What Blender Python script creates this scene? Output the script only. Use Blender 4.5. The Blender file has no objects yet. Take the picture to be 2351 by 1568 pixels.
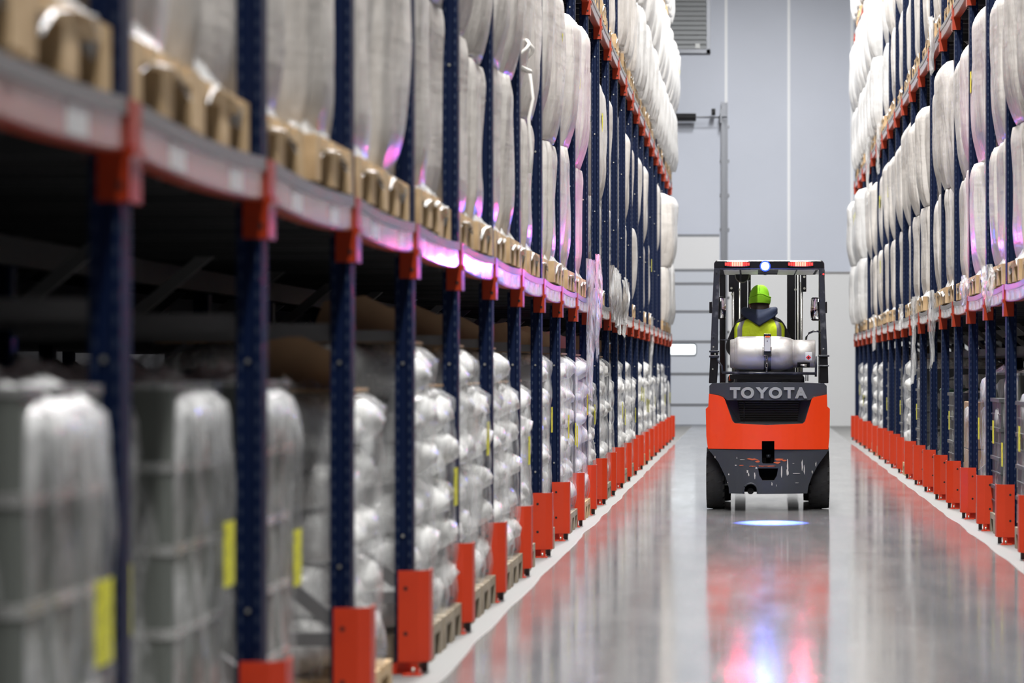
import bpy, bmesh, math, random
from mathutils import Vector, noise, Matrix

S = bpy.context.scene
COL = S.collection
PI = math.pi

# ------------------------------------------------------------------ camera
F = 6900.0                    # focal length in pixels of the 2351 px wide frame
VX, VY, H = 1722.5, 844.5, 1.222
cd = bpy.data.cameras.new('camera'); cam = bpy.data.objects.new('camera', cd); COL.objects.link(cam)
cam.location = (0, 0, H); cam.rotation_euler = (PI/2, 0, 0)
cd.sensor_width = 36.0; cd.lens = F/2351*36
cd.shift_x = -(VX-1175.5)/2351; cd.shift_y = (VY-784)/2351
cd.clip_start = 0.1; cd.clip_end = 300
cd.dof.use_dof = True; cd.dof.focus_distance = 25.6; cd.dof.aperture_fstop = 3.0
S.camera = cam

# ------------------------------------------------------------------ view and world
S.view_settings.view_transform = 'Standard'; S.view_settings.look = 'None'
S.view_settings.exposure = 0.45; S.view_settings.gamma = 1.0; S.view_settings.use_curve_mapping = False
w = bpy.data.worlds.new('world'); S.world = w; w.use_nodes = True
w.node_tree.nodes['Background'].inputs[0].default_value = (0.5, 0.6, 0.75, 1)
w.node_tree.nodes['Background'].inputs[1].default_value = 0.05
try:
    S.cycles.max_bounces = 7; S.cycles.diffuse_bounces = 3; S.cycles.glossy_bounces = 4
    S.cycles.transmission_bounces = 3; S.cycles.transparent_max_bounces = 10
    S.cycles.sample_clamp_indirect = 6.0; S.cycles.caustics_reflective = False; S.cycles.caustics_refractive = False
    S.cycles.use_denoising = True
except Exception:
    pass

LIGHT_Z = 10.2
LIGHT_W = 330.0
light_spots = [1.0 + 3.3*i for i in range(18)]
def area(name, loc, sx, sy, power, col, rot=(0, 0, 0)):
    d = bpy.data.lights.new(name, 'AREA'); d.shape = 'RECTANGLE'; d.size = sx; d.size_y = sy
    d.energy = power; d.color = col
    o = bpy.data.objects.new(name, d); COL.objects.link(o); o.location = loc; o.rotation_euler = rot
    return o
ceiling_lamps = []
for yy in light_spots:
    ceiling_lamps.append(area('lamp', (0.2, yy, LIGHT_Z), 0.5, 1.6, LIGHT_W, (1.0, 0.985, 0.96)))

# ------------------------------------------------------------------ materials
def mat(name, col, rough=0.5, metal=0.0, coat=0.0, coat_r=0.1, spec=0.5, bump=None, var=None, emit=None):
    """bump = (scale, strength, distance, stretch xyz); var = (scale, colour2, lo, hi)"""
    m = bpy.data.materials.new(name); m.use_nodes = True
    nt = m.node_tree; b = nt.nodes['Principled BSDF']
    b.inputs['Base Color'].default_value = (*col, 1); b.inputs['Roughness'].default_value = rough
    b.inputs['Metallic'].default_value = metal; b.inputs['Coat Weight'].default_value = coat
    b.inputs['Coat Roughness'].default_value = coat_r; b.inputs['Specular IOR Level'].default_value = spec
    if bump or var:
        tc = nt.nodes.new('ShaderNodeTexCoord')
    if bump:
        mp = nt.nodes.new('ShaderNodeMapping'); mp.inputs['Scale'].default_value = bump[3] if len(bump) > 3 else (1, 1, 1)
        n = nt.nodes.new('ShaderNodeTexNoise'); n.inputs['Scale'].default_value = bump[0]; n.inputs['Detail'].default_value = 4
        bp = nt.nodes.new('ShaderNodeBump'); bp.inputs['Strength'].default_value = bump[1]; bp.inputs['Distance'].default_value = bump[2]
        nt.links.new(tc.outputs['Object'], mp.inputs[0]); nt.links.new(mp.outputs[0], n.inputs['Vector'])
        nt.links.new(n.outputs[0], bp.inputs['Height']); nt.links.new(bp.outputs[0], b.inputs['Normal'])
        if coat: nt.links.new(bp.outputs[0], b.inputs['Coat Normal'])
    if var:
        n2 = nt.nodes.new('ShaderNodeTexNoise'); n2.inputs['Scale'].default_value = var[0]; n2.inputs['Detail'].default_value = 5
        cr = nt.nodes.new('ShaderNodeValToRGB')
        cr.color_ramp.elements[0].position = var[2]; cr.color_ramp.elements[1].position = var[3]
        cr.color_ramp.elements[0].color = (*col, 1); cr.color_ramp.elements[1].color = (*var[1], 1)
        nt.links.new(tc.outputs['Object'], n2.inputs['Vector']); nt.links.new(n2.outputs[0], cr.inputs[0])
        nt.links.new(cr.outputs[0], b.inputs['Base Color'])
    if emit:
        b.inputs['Emission Color'].default_value = (*emit[0], 1); b.inputs['Emission Strength'].default_value = emit[1]
    return m

M = {}
M['red'] = mat('red_orange_paint', (0.58, 0.038, 0.006), 0.42, var=(6, (0.50, 0.030, 0.005), 0.45, 0.75))
M['red_dark'] = mat('red_steel_bracket', (0.36, 0.032, 0.006), 0.36)
M['dark_hole'] = mat('hole_black', (0.006, 0.006, 0.006), 0.8)
M['bolt'] = mat('zinc_bolt', (0.55, 0.55, 0.5), 0.35, 0.9)
M['lip'] = mat('grey_rail_lip', (0.24, 0.235, 0.24), 0.45, 0.2)
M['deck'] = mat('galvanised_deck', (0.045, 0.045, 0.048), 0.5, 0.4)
M['brace'] = mat('galvanised_brace', (0.28, 0.28, 0.29), 0.42, 0.7)
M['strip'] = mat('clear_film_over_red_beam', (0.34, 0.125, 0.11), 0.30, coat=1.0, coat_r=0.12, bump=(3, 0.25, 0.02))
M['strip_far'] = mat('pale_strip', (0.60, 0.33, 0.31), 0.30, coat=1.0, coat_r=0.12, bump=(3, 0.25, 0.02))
M['label'] = mat('white_label', (0.62, 0.64, 0.64), 0.4, coat=0.6, coat_r=0.15)
M['wood'] = mat('pallet_wood', (0.62, 0.44, 0.25), 0.75, var=(9, (0.40, 0.26, 0.13), 0.35, 0.7))
M['wood_old'] = mat('weathered_pallet_wood', (0.36, 0.30, 0.22), 0.8, var=(9, (0.22, 0.18, 0.13), 0.35, 0.7))
M['yellow'] = mat('yellow_sticker', (0.80, 0.78, 0.02), 0.45, var=(28, (0.42, 0.40, 0.02), 0.56, 0.62))
M['card'] = mat('brown_cardboard', (0.36, 0.23, 0.13), 0.75, var=(5, (0.28, 0.18, 0.10), 0.4, 0.7))
M['green'] = mat('dark_green_drum', (0.010, 0.055, 0.028), 0.35)
M['tin'] = mat('grey_painted_tin', (0.17, 0.185, 0.17), 0.4, 0.2)
M['rim'] = mat('bright_tin_rim', (0.75, 0.76, 0.74), 0.25, 0.8)
M['sack'] = mat('white_sack', (0.80, 0.80, 0.79), 0.5, coat=0.5, coat_r=0.16, bump=(7, 0.5, 0.03, (1, 1, 1.2)))
M['crate'] = mat('dark_grey_crate', (0.07, 0.075, 0.08), 0.45)
M['rope'] = mat('white_cord', (0.8, 0.78, 0.74), 0.8)

def bag_mat(name, c1, c2, coat):
    m = mat(name, c1, 0.55, coat=coat, coat_r=0.22)
    nt = m.node_tree; b = nt.nodes['Principled BSDF']; L = nt.links
    tc = nt.nodes.new('ShaderNodeTexCoord')
    mp = nt.nodes.new('ShaderNodeMapping'); mp.inputs['Scale'].default_value = (6, 6, 1.0)
    n = nt.nodes.new('ShaderNodeTexNoise'); n.inputs['Scale'].default_value = 2.2; n.inputs['Detail'].default_value = 5
    mp2 = nt.nodes.new('ShaderNodeMapping'); mp2.inputs['Scale'].default_value = (0.8, 0.8, 4.5)
    n2 = nt.nodes.new('ShaderNodeTexNoise'); n2.inputs['Scale'].default_value = 1.6; n2.inputs['Detail'].default_value = 3
    add = nt.nodes.new('ShaderNodeMath'); add.operation = 'ADD'
    bp = nt.nodes.new('ShaderNodeBump'); bp.inputs['Strength'].default_value = 0.6; bp.inputs['Distance'].default_value = 0.045
    L.new(tc.outputs['Object'], mp.inputs[0]); L.new(mp.outputs[0], n.inputs['Vector'])
    L.new(tc.outputs['Object'], mp2.inputs[0]); L.new(mp2.outputs[0], n2.inputs['Vector'])
    add.operation = 'MULTIPLY_ADD'; add.inputs[1].default_value = 0.45; L.new(n2.outputs[0], add.inputs[0]); L.new(n.outputs[0], add.inputs[2]); L.new(add.outputs[0], bp.inputs['Height'])
    L.new(bp.outputs[0], b.inputs['Normal']); L.new(bp.outputs[0], b.inputs['Coat Normal'])
    cr = nt.nodes.new('ShaderNodeValToRGB'); n3 = nt.nodes.new('ShaderNodeTexNoise'); n3.inputs['Scale'].default_value = 1.7
    n3.inputs['Detail'].default_value = 7; n3.inputs['Roughness'].default_value = 0.65
    cr.color_ramp.elements[0].position = 0.42; cr.color_ramp.elements[1].position = 0.72
    cr.color_ramp.elements[0].color = (*c1, 1); cr.color_ramp.elements[1].color = (*c2, 1)
    L.new(tc.outputs['Object'], n3.inputs['Vector']); L.new(n3.outputs[0], cr.inputs[0]); L.new(cr.outputs[0], b.inputs['Base Color'])
    return m
M['bag'] = bag_mat('woven_bag_under_film', (0.65, 0.62, 0.59), (0.42, 0.39, 0.365), 0.75)
M['bag_white'] = bag_mat('white_bag_under_film', (0.63, 0.63, 0.63), (0.50, 0.49, 0.48), 0.7)

def film_mat(name, lo, hi, col=(0.86, 0.87, 0.88), rough=0.12, scale=6.0, stretch=(3, 3, 0.7), ztop=False):
    m = bpy.data.materials.new(name); m.use_nodes = True; nt = m.node_tree; L = nt.links
    b = nt.nodes['Principled BSDF']; out = nt.nodes['Material Output']
    b.inputs['Base Color'].default_value = (*col, 1); b.inputs['Roughness'].default_value = rough
    b.inputs['Specular IOR Level'].default_value = 0.9
    tr = nt.nodes.new('ShaderNodeBsdfTransparent'); mx = nt.nodes.new('ShaderNodeMixShader')
    tc = nt.nodes.new('ShaderNodeTexCoord'); mp = nt.nodes.new('ShaderNodeMapping'); mp.inputs['Scale'].default_value = stretch
    n = nt.nodes.new('ShaderNodeTexNoise'); n.inputs['Scale'].default_value = scale; n.inputs['Detail'].default_value = 5
    mr = nt.nodes.new('ShaderNodeMapRange'); mr.inputs['From Min'].default_value = 0.38; mr.inputs['From Max'].default_value = 0.66
    mr.inputs['To Min'].default_value = lo; mr.inputs['To Max'].default_value = hi
    bp = nt.nodes.new('ShaderNodeBump'); bp.inputs['Strength'].default_value = 0.9; bp.inputs['Distance'].default_value = 0.04
    L.new(tc.outputs['Object'], mp.inputs[0]); L.new(mp.outputs[0], n.inputs['Vector']); L.new(n.outputs[0], mr.inputs[0])
    L.new(n.outputs[0], bp.inputs['Height']); L.new(bp.outputs[0], b.inputs['Normal'])
    fac = mr.outputs[0]
    if ztop:
        sp = nt.nodes.new('ShaderNodeSeparateXYZ'); L.new(tc.outputs['Object'], sp.inputs[0])
        m2 = nt.nodes.new('ShaderNodeMapRange'); m2.inputs['From Min'].default_value = 0.95; m2.inputs['From Max'].default_value = 1.22
        m2.inputs['To Min'].default_value = 0.0; m2.inputs['To Max'].default_value = 0.8
        ad = nt.nodes.new('ShaderNodeMath'); ad.operation = 'ADD'; ad.use_clamp = True
        L.new(sp.outputs[2], m2.inputs[0]); L.new(m2.outputs[0], ad.inputs[0]); L.new(fac, ad.inputs[1]); fac = ad.outputs[0]
    L.new(fac, mx.inputs[0]); L.new(tr.outputs[0], mx.inputs[1]); L.new(b.outputs[0], mx.inputs[2])
    L.new(mx.outputs[0], out.inputs['Surface'])
    return m
M['film'] = film_mat('clear_stretch_film', 0.10, 0.50, col=(0.95, 0.96, 0.97), rough=0.09)
M['film_top'] = film_mat('clear_film_bunched_at_the_top', 0.04, 0.42, col=(0.95, 0.96, 0.97), rough=0.06, scale=8.0, ztop=True)
M['film_thick'] = film_mat('bunched_stretch_film', 0.45, 0.95, scale=5)
M['film_tail'] = film_mat('loose_hanging_film', 0.12, 0.7, scale=9, stretch=(4, 4, 0.5))

def steel_post():
    m = mat('navy_upright_paint', (0.001, 0.0075, 0.038), 0.5, spec=0.18)
    nt = m.node_tree; b = nt.nodes['Principled BSDF']; L = nt.links
    tc = nt.nodes.new('ShaderNodeTexCoord'); sp = nt.nodes.new('ShaderNodeSeparateXYZ'); L.new(tc.outputs['Object'], sp.inputs[0])
    def mth(op, a, bb=None, c=None):
        n = nt.nodes.new('ShaderNodeMath'); n.operation = op
        for i, v in enumerate((a, bb, c)):
            if v is None: continue
            if isinstance(v, (int, float)): n.inputs[i].default_value = v
            else: L.new(v, n.inputs[i])
        return n.outputs[0]
    fz = mth('FRACT', mth('MULTIPLY', sp.outputs[2], 20.0))
    dz = mth('ABSOLUTE', mth('SUBTRACT', fz, 0.5))
    okz = mth('LESS_THAN', dz, 0.20)
    dx = mth('ABSOLUTE', mth('SUBTRACT', mth('ABSOLUTE', sp.outputs[0]), 0.023))
    okx = mth('LESS_THAN', dx, 0.0035)
    f = mth('MULTIPLY', okz, okx)
    mx = nt.nodes.new('ShaderNodeMix'); mx.data_type = 'RGBA'
    L.new(f, mx.inputs[0]); mx.inputs[6].default_value = (0.001, 0.0075, 0.038, 1); mx.inputs[7].default_value = (0.035, 0.05, 0.09, 1)
    L.new(mx.outputs[2], b.inputs['Base Color'])
    return m
M['navy'] = steel_post()
M['navy_in'] = mat('navy_inner_post', (0.001, 0.0075, 0.038), 0.5, spec=0.18)

def floor_mat():
    m = bpy.data.materials.new('polished_concrete'); m.use_nodes = True; nt = m.node_tree; L = nt.links
    b = nt.nodes['Principled BSDF']
    tc = nt.nodes.new('ShaderNodeTexCoord'); sp = nt.nodes.new('ShaderNodeSeparateXYZ'); L.new(tc.outputs['Object'], sp.inputs[0])
    def mth(op, a, bb=None):
        n = nt.nodes.new('ShaderNodeMath'); n.operation = op
        for i, v in enumerate((a, bb)):
            if v is None: continue
            if isinstance(v, (int, float)): n.inputs[i].default_value = v
            else: L.new(v, n.inputs[i])
        return n.outputs[0]
    def noi(scale, stretch, detail=4):
        mp = nt.nodes.new('ShaderNodeMapping'); mp.inputs['Scale'].default_value = stretch
        n = nt.nodes.new('ShaderNodeTexNoise'); n.inputs['Scale'].default_value = scale; n.inputs['Detail'].default_value = detail
        L.new(tc.outputs['Object'], mp.inputs[0]); L.new(mp.outputs[0], n.inputs['Vector']); return n.outputs[0]
    wav = mth('MULTIPLY', mth('SUBTRACT', noi(0.7, (0.2, 1, 1), 1), 0.5), 0.06)
    xx = mth('ABSOLUTE', mth('SUBTRACT', mth('ADD', sp.outputs[0], wav), 0.205))
    mr = nt.nodes.new('ShaderNodeMapRange'); mr.inputs['From Min'].default_value = 1.415; mr.inputs['From Max'].default_value = 1.435
    L.new(xx, mr.inputs[0]); strip = mr.outputs[0]
    cr = nt.nodes.new('ShaderNodeValToRGB'); cr.color_ramp.elements[0].position = 0.3; cr.color_ramp.elements[1].position = 0.75
    cr.color_ramp.elements[0].color = (0.19, 0.193, 0.197, 1); cr.color_ramp.elements[1].color = (0.28, 0.28, 0.28, 1)
    L.new(noi(1.3, (1.6, 0.5, 1), 6), cr.inputs[0])
    # fine scratches and dust specks
    cr3 = nt.nodes.new('ShaderNodeValToRGB'); cr3.color_ramp.elements[0].position = 0.60; cr3.color_ramp.elements[1].position = 0.74
    L.new(noi(14, (1.0, 0.25, 1), 8), cr3.inputs[0])
    mx0 = nt.nodes.new('ShaderNodeMix'); mx0.data_type = 'RGBA'
    L.new(mth('MULTIPLY', cr3.outputs[0], 0.4), mx0.inputs[0]); L.new(cr.outputs[0], mx0.inputs[6]); mx0.inputs[7].default_value = (0.45, 0.44, 0.43, 1)
    mx = nt.nodes.new('ShaderNodeMix'); mx.data_type = 'RGBA'
    L.new(strip, mx.inputs[0]); L.new(mx0.outputs[2], mx.inputs[6]); mx.inputs[7].default_value = (0.20, 0.20, 0.197, 1)
    L.new(mx.outputs[2], b.inputs['Base Color'])
    r = mth('ADD', mth('MULTIPLY', noi(2.2, (2.5, 0.35, 1), 5), 0.10), 0.06)
    r2 = mth('ADD', r, mth('MULTIPLY', strip, 0.5)); L.new(r2, b.inputs['Roughness'])
    b.inputs['Specular IOR Level'].default_value = 0.55
    bp = nt.nodes.new('ShaderNodeBump'); bp.inputs['Strength'].default_value = 0.12; bp.inputs['Distance'].default_value = 0.004
    L.new(noi(3.0, (0.5, 3.0, 1), 4), bp.inputs['Height']); L.new(bp.outputs[0], b.inputs['Normal'])
    return m
M['floor'] = floor_mat()
M['wall'] = mat('grey_blue_wall_panel', (0.60, 0.64, 0.745), 0.55, var=(0.5, (0.57, 0.61, 0.71), 0.4, 0.7))
M['wall_low'] = mat('white_wall_panel', (0.72, 0.73, 0.75), 0.5)
M['wall_side'] = mat('dark_side_wall', (0.10, 0.10, 0.11), 0.8)
M['seam'] = mat('white_wall_seam', (0.88, 0.90, 0.94), 0.45)
M['door'] = mat('grey_sectional_door', (0.58, 0.62, 0.70), 0.4)
M['door_white'] = mat('white_door_section', (0.76, 0.77, 0.80), 0.4)
M['rubber_line'] = mat('dark_joint', (0.10, 0.11, 0.13), 0.6)
M['galv'] = mat('galvanised_track', (0.20, 0.21, 0.235), 0.4, 0.6)
M['black_spring'] = mat('black_spring', (0.02, 0.02, 0.022), 0.45)
M['louvre'] = mat('grey_louvre', (0.24, 0.26, 0.28), 0.45, 0.3)
M['daylight'] = mat('daylight_pane', (0.9, 0.95, 1), 0.2, emit=((0.9, 0.97, 1), 1.6))
M['fixture'] = mat('lamp_housing', (0.7, 0.7, 0.7), 0.4)
M['diffuser'] = mat('lamp_diffuser', (0.9, 0.9, 0.9), 0.4, emit=((1, 0.985, 0.96), 6.0))

# ------------------------------------------------------------------ mesh building
class MB:
    def __init__(s): s.v = []; s.f = []; s.m = []; s.sm = []
    def add(s, vs, fs, mi=0, smooth=False):
        o = len(s.v); s.v += [tuple(v) for v in vs]
        for f in fs: s.f.append([o+i for i in f]); s.m.append(mi); s.sm.append(smooth)
        return s
    def box(s, x0, x1, y0, y1, z0, z1, mi=0):
        v = [(x0,y0,z0),(x1,y0,z0),(x1,y1,z0),(x0,y1,z0),(x0,y0,z1),(x1,y0,z1),(x1,y1,z1),(x0,y1,z1)]
        return s.add(v, [(0,3,2,1),(4,5,6,7),(0,1,5,4),(1,2,6,5),(2,3,7,6),(3,0,4,7)], mi)
    def prism(s, pts, z0, z1, mi=0, axis='z'):
        """pts 2D; axis z: (x,y) extruded in z; axis y: (x,z) extruded in y; axis x: (y,z) extruded in x"""
        n = len(pts)
        def P(p, t): return (p[0], p[1], t) if axis == 'z' else ((p[0], t, p[1]) if axis == 'y' else (t, p[0], p[1]))
        v = [P(p, z0) for p in pts] + [P(p, z1) for p in pts]
        f = [list(range(n))[::-1], list(range(n, 2*n))] + [(i, (i+1) % n, n+(i+1) % n, n+i) for i in range(n)]
        return s.add(v, f, mi)
    def tube(s, path, r, n=8, mi=0, caps=True, smooth=True):
        path = [Vector(p) for p in path]; rs = r if isinstance(r, (list, tuple)) else [r]*len(path)
        vs = []; 
        for i, p in enumerate(path):
            t = (path[min(i+1, len(path)-1)] - path[max(i-1, 0)]).normalized()
            a = Vector((0, 0, 1)) if abs(t.z) < 0.9 else Vector((1, 0, 0))
            u = t.cross(a).normalized(); w_ = t.cross(u)
            for k in range(n):
                an = 2*PI*k/n; vs.append(p + (u*math.cos(an) + w_*math.sin(an))*rs[i])
        fs = [(i*n+k, i*n+(k+1) % n, (i+1)*n+(k+1) % n, (i+1)*n+k) for i in range(len(path)-1) for k in range(n)]
        s.add(vs, fs, mi, smooth)
        if caps:
            s.add(vs[:n], [list(range(n))[::-1]], mi); s.add(vs[-n:], [list(range(n))], mi)
        return s
    def loft(s, rings, mi=0, smooth=True, cap0=True, cap1=True):
        n = len(rings[0]); vs = [v for r in rings for v in r]
        fs = [(i*n+k, i*n+(k+1) % n, (i+1)*n+(k+1) % n, (i+1)*n+k) for i in range(len(rings)-1) for k in range(n)]
        if cap0: fs.append(list(range(n))[::-1])
        if cap1: fs.append([(len(rings)-1)*n+k for k in range(n)])
        return s.add(vs, fs, mi, smooth)
    def grid(s, fn, nu, nv, mi=0, smooth=True):
        vs = [fn(i/nu, j/nv) for j in range(nv+1) for i in range(nu+1)]
        fs = [(j*(nu+1)+i, j*(nu+1)+i+1, (j+1)*(nu+1)+i+1, (j+1)*(nu+1)+i) for j in range(nv) for i in range(nu)]
        return s.add(vs, fs, mi, smooth)
    def mesh(s, name, mats, off=(0, 0, 0), fix=True):
        me = bpy.data.meshes.new(name)
        me.from_pydata([(v[0]-off[0], v[1]-off[1], v[2]-off[2]) for v in s.v], [], s.f)
        for mm in (mats if isinstance(mats, (list, tuple)) else [mats]): me.materials.append(mm)
        me.polygons.foreach_set('material_index', s.m); me.polygons.foreach_set('use_smooth', s.sm)
        if fix:
            b = bmesh.new(); b.from_mesh(me); bmesh.ops.remove_doubles(b, verts=b.verts, dist=1e-5)
            bmesh.ops.recalc_face_normals(b, faces=b.faces); b.to_mesh(me); b.free()
        me.update(); return me

def link(name, data, parent=None, loc=(0, 0, 0), rz=0.0):
    o = bpy.data.objects.new(name, data); COL.objects.link(o); o.location = loc; o.rotation_euler = (0, 0, rz)
    if parent is not None: o.parent = parent
    return o
def tag(o, label=None, cat=None, group=None, kind=None):
    if label: o['label'] = label
    if cat: o['category'] = cat
    if group: o['group'] = group
    if kind: o['kind'] = kind
    return o
def struct(name, mb, mats): return tag(link(name, mb.mesh(name, mats)), kind='structure')
def bev(o, width=0.004, seg=2):
    m = o.modifiers.new('bevel', 'BEVEL'); m.width = width; m.segments = seg; m.limit_method = 'ANGLE'; m.angle_limit = 0.6
    return o
def ordinal(n):
    return ['first','second','third','fourth','fifth','sixth','seventh','eighth','ninth','tenth','eleventh','twelfth','thirteenth',
            'fourteenth','fifteenth','sixteenth','seventeenth','eighteenth','nineteenth','twentieth','twenty-first','twenty-second',
            'twenty-third','twenty-fourth','twenty-fifth','twenty-sixth','twenty-seventh'][n-1]
def P(x, y, D): return ((x-VX)*D/F, D, H-(y-VY)*D/F)      # the point at depth D that the photograph shows at (x, y)

# ------------------------------------------------------------------ the hall
WY = 63.2
struct('floor', MB().box(-11, 11, -12, WY+0.3, -0.3, 0.0), M['floor'])
struct('ceiling', MB().box(-11, 11, -12, WY+0.3, 12.4, 12.6), M['wall_side'])
struct('wall_left', MB().box(-11.2, -11, -12, WY+0.3, 0, 12.4), M['wall_side'])
struct('wall_right', MB().box(11, 11.2, -12, WY+0.3, 0, 12.4), M['wall_side'])
struct('wall_front', MB().box(-11, 11, -12.2, -12, 0, 12.4), M['wall_side'])
zs = P(0, 628, WY)[2]
struct('wall_back', MB().box(-11, 11, WY, WY+0.3, 0, 12.4), M['wall'])
xd = P(1663, 0, WY)[0]
struct('trim_1', MB().box(xd, 11, WY-0.03, WY, 0, zs), M['wall_low'])                      # white lower cladding
struct('trim_2', MB().box(xd, 11, WY-0.045, WY, zs, zs+0.035), M['lip'])
for i, px in enumerate((1667, 1811, 1956)):
    x = P(px, 0, WY)[0]
    struct('trim_%d' % (3+i), MB().box(x-0.03, x+0.03, WY-0.012, WY, zs+0.035, 12.4), M['seam'])
# sectional door
dx0, dx1 = P(1300, 0, WY)[0], P(1652, 0, WY)[0]
door = tag(link('door_1', MB().box(dx0, dx1, WY-0.06, WY, 0.0, P(0, 541, WY)[2]).mesh('door_1', M['door'])), kind='structure')
ys = [541, 621, 652, 716, 785, 859, 930, 979]
for i in range(len(ys)-1):
    z1, z0 = P(0, ys[i], WY)[2], P(0, ys[i+1], WY)[2]
    z0 = max(z0, 0.0)
    q = MB().box(dx0, dx1, WY-0.085, WY-0.06, z0+0.03, z1-0.03)
    link('door_section', q.mesh('door_section', M['door_white'] if i == 0 else M['door']), door)
    link('door_joint', MB().box(dx0, dx1, WY-0.075, WY-0.06, z1-0.028, z1+0.028).mesh('door_joint', M['galv']), door)
z1, z0 = P(0, 791, WY)[2], P(0, 814, WY)[2]
x0, x1 = P(1500, 0, WY)[0], P(1597, 0, WY)[0]
def rrect(x0, x1, z0, z1, r, n=5):
    pts = []
    for cx, cz, a in ((x1-r, z1-r, 0), (x0+r, z1-r, PI/2), (x0+r, z0+r, PI), (x1-r, z0+r, 1.5*PI)):
        for k in range(n+1): pts.append((cx+r*math.cos(a+PI/2*k/n), cz+r*math.sin(a+PI/2*k/n)))
    return pts
w1 = tag(link('window_1', MB().prism(rrect(x0-0.025, x1+0.025, z0-0.025, z1+0.025, 0.06), WY-0.10, WY-0.084, axis='y').mesh('window_1', M['rubber_line'])), kind='structure')
link('pane', MB().prism(rrect(x0, x1, z0, z1, 0.045), WY-0.105, WY-0.1, axis='y').mesh('pane', M['daylight']), w1)
# vertical lift track, spring and shaft of the door
tx0, tx1 = P(1656, 0, WY)[0], P(1671, 0, WY)[0]
zt = P(0, 236, WY)[2]
tr = tag(link('door_track', None, None, ((tx0+tx1)/2, WY-0.1, 0)), 'tall vertical galvanised door track bolted to the end wall', 'door track')
oo = ((tx0+tx1)/2, WY-0.1, 0)
tm = MB(); tm.box(tx0, tx0+0.05, WY-0.16, WY-0.02, 0, zt); tm.box(tx0+0.05, tx1-0.03, WY-0.05, WY-0.02, 0, zt); tm.box(tx1-0.03, tx1, WY-0.12, WY-0.02, 0, zt)
link('track_rail', tm.mesh('track_rail', M['galv'], oo), tr)
for k in range(9):
    z = 0.5+k*0.72
    if z < zt: link('track_bracket', MB().box(tx0-0.03, tx1+0.03, WY-0.03, WY-0.012, z, z+0.06).mesh('track_bracket', M['galv'], oo), tr)
sa, sb = P(1535, 272, WY), P(1597, 272, WY)
se = P(1656, 269, WY)
sg = tag(link('torsion_spring', None, None, (sa[0], WY-0.3, sa[2])), 'black torsion spring on a shaft above the sectional door', 'spring')
so = (sa[0], WY-0.3, sa[2])
sm = MB()
for k in range(26):
    x = sa[0]+(sb[0]-sa[0])*k/25
    ring = [(x-0.009, 0.085)] 
    sm.tube([(x-0.011, WY-0.3, sa[2]), (x+0.008, WY-0.3, sa[2])], [0.085, 0.085], 16)
    sm.tube([(x+0.008, WY-0.3, sa[2]), (x+0.0145, WY-0.3, sa[2])], [0.07, 0.07], 16)
link('coil', sm.mesh('coil', M['black_spring'], so), sg)
link('shaft', MB().tube([(sa[0]-0.2, WY-0.3, sa[2]), (se[0]+0.12, WY-0.3, sa[2])], 0.018, 10).mesh('shaft', M['galv'], so), sg)
link('bearing_plate', MB().box(tx0-0.02, tx0+0.01, WY-0.36, WY-0.02, sa[2]-0.12, sa[2]+0.16).mesh('bearing_plate', M['galv'], so), sg)
link('cable_drum', MB().tube([(tx0-0.2, WY-0.3, sa[2]+0.11), (tx0-0.12, WY-0.3, sa[2]+0.11)], 0.07, 16).mesh('cable_drum', M['black_spring'], so), sg)
# louvred vent
lx0, lx1 = P(1470, 0, WY)[0], P(1631, 0, WY)[0]; lz0 = P(0, 123, WY)[2]; lz1 = lz0+2.2
lv = tag(link('louvre_vent', None, None, ((lx0+lx1)/2, WY-0.05, lz0)), 'large grey louvred vent high on the end wall', 'vent')
lo = ((lx0+lx1)/2, WY-0.05, lz0)
fm = MB(); fm.box(lx0, lx1, WY-0.1, WY, lz0, lz0+0.08); fm.box(lx1-0.08, lx1, WY-0.1, WY, lz0, lz1); fm.box(lx0, lx0+0.08, WY-0.1, WY, lz0, lz1); fm.box(lx0, lx1, WY-0.1, WY, lz1-0.08, lz1)
link('vent_frame', fm.mesh('vent_frame', M['galv'], lo), lv)
link('vent_back', MB().box(lx0, lx1, WY-0.02, WY-0.005, lz0, lz1).mesh('vent_back', M['dark_hole'], lo), lv)
k = 0; z = lz0+0.1; sl = MB()
while z < lz1-0.1:
    sl.prism([(WY-0.09, z), (WY-0.085, z-0.012), (WY-0.025, z+0.075), (WY-0.03, z+0.085)], lx0+0.08, lx1-0.08, axis='x'); z += 0.10
link('louvre_blades', sl.mesh('louvre_blades', mat('grey_louvre_blade', (0.46, 0.48, 0.50), 0.45), lo), lv)
link('sticker', MB().box(lx1-0.32, lx1-0.22, WY-0.105, WY-0.09, lz0+0.10, lz0+0.2).mesh('sticker', M['label'], lo), lv)
# ceiling lights
hm = MB().box(-0.32, 0.32, -0.86, 0.86, 0.02, 0.12).mesh('lamp_housing', M['fixture'])
dm = MB().box(-0.26, 0.26, -0.81, 0.81, 0.012, 0.02).mesh('lamp_diffuser', M['diffuser'])
for i, lp in enumerate(ceiling_lamps):
    cl = tag(link('ceiling_light', None, None, (0.2, light_spots[i], LIGHT_Z)), 'rectangular LED ceiling light over the aisle, %s of the row from the camera' % ordinal(i+1), 'ceiling light', 'ceiling lights over the aisle')
    link('lamp_housing', hm, cl); link('lamp_diffuser', dm, cl)
    lp.parent = cl; lp.location = (0, 0, 0.0)

# ------------------------------------------------------------------ racks
LY = [12.06 + 1.853*(n-3) for n in range(-2, 25)]     # frame positions of the two racks
RY = [19.10 + 1.762*n for n in range(-3, 19)]
XL, XR = 1.35, 1.775
BR = [1.579, 4.155, 6.66]                              # underside of the connectors of each tier
TOP = [b+0.225 for b in BR]                            # top of the beams
RH = 9.4
ROWS = [0.0, 1.15, 2.3, 3.45]
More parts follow.
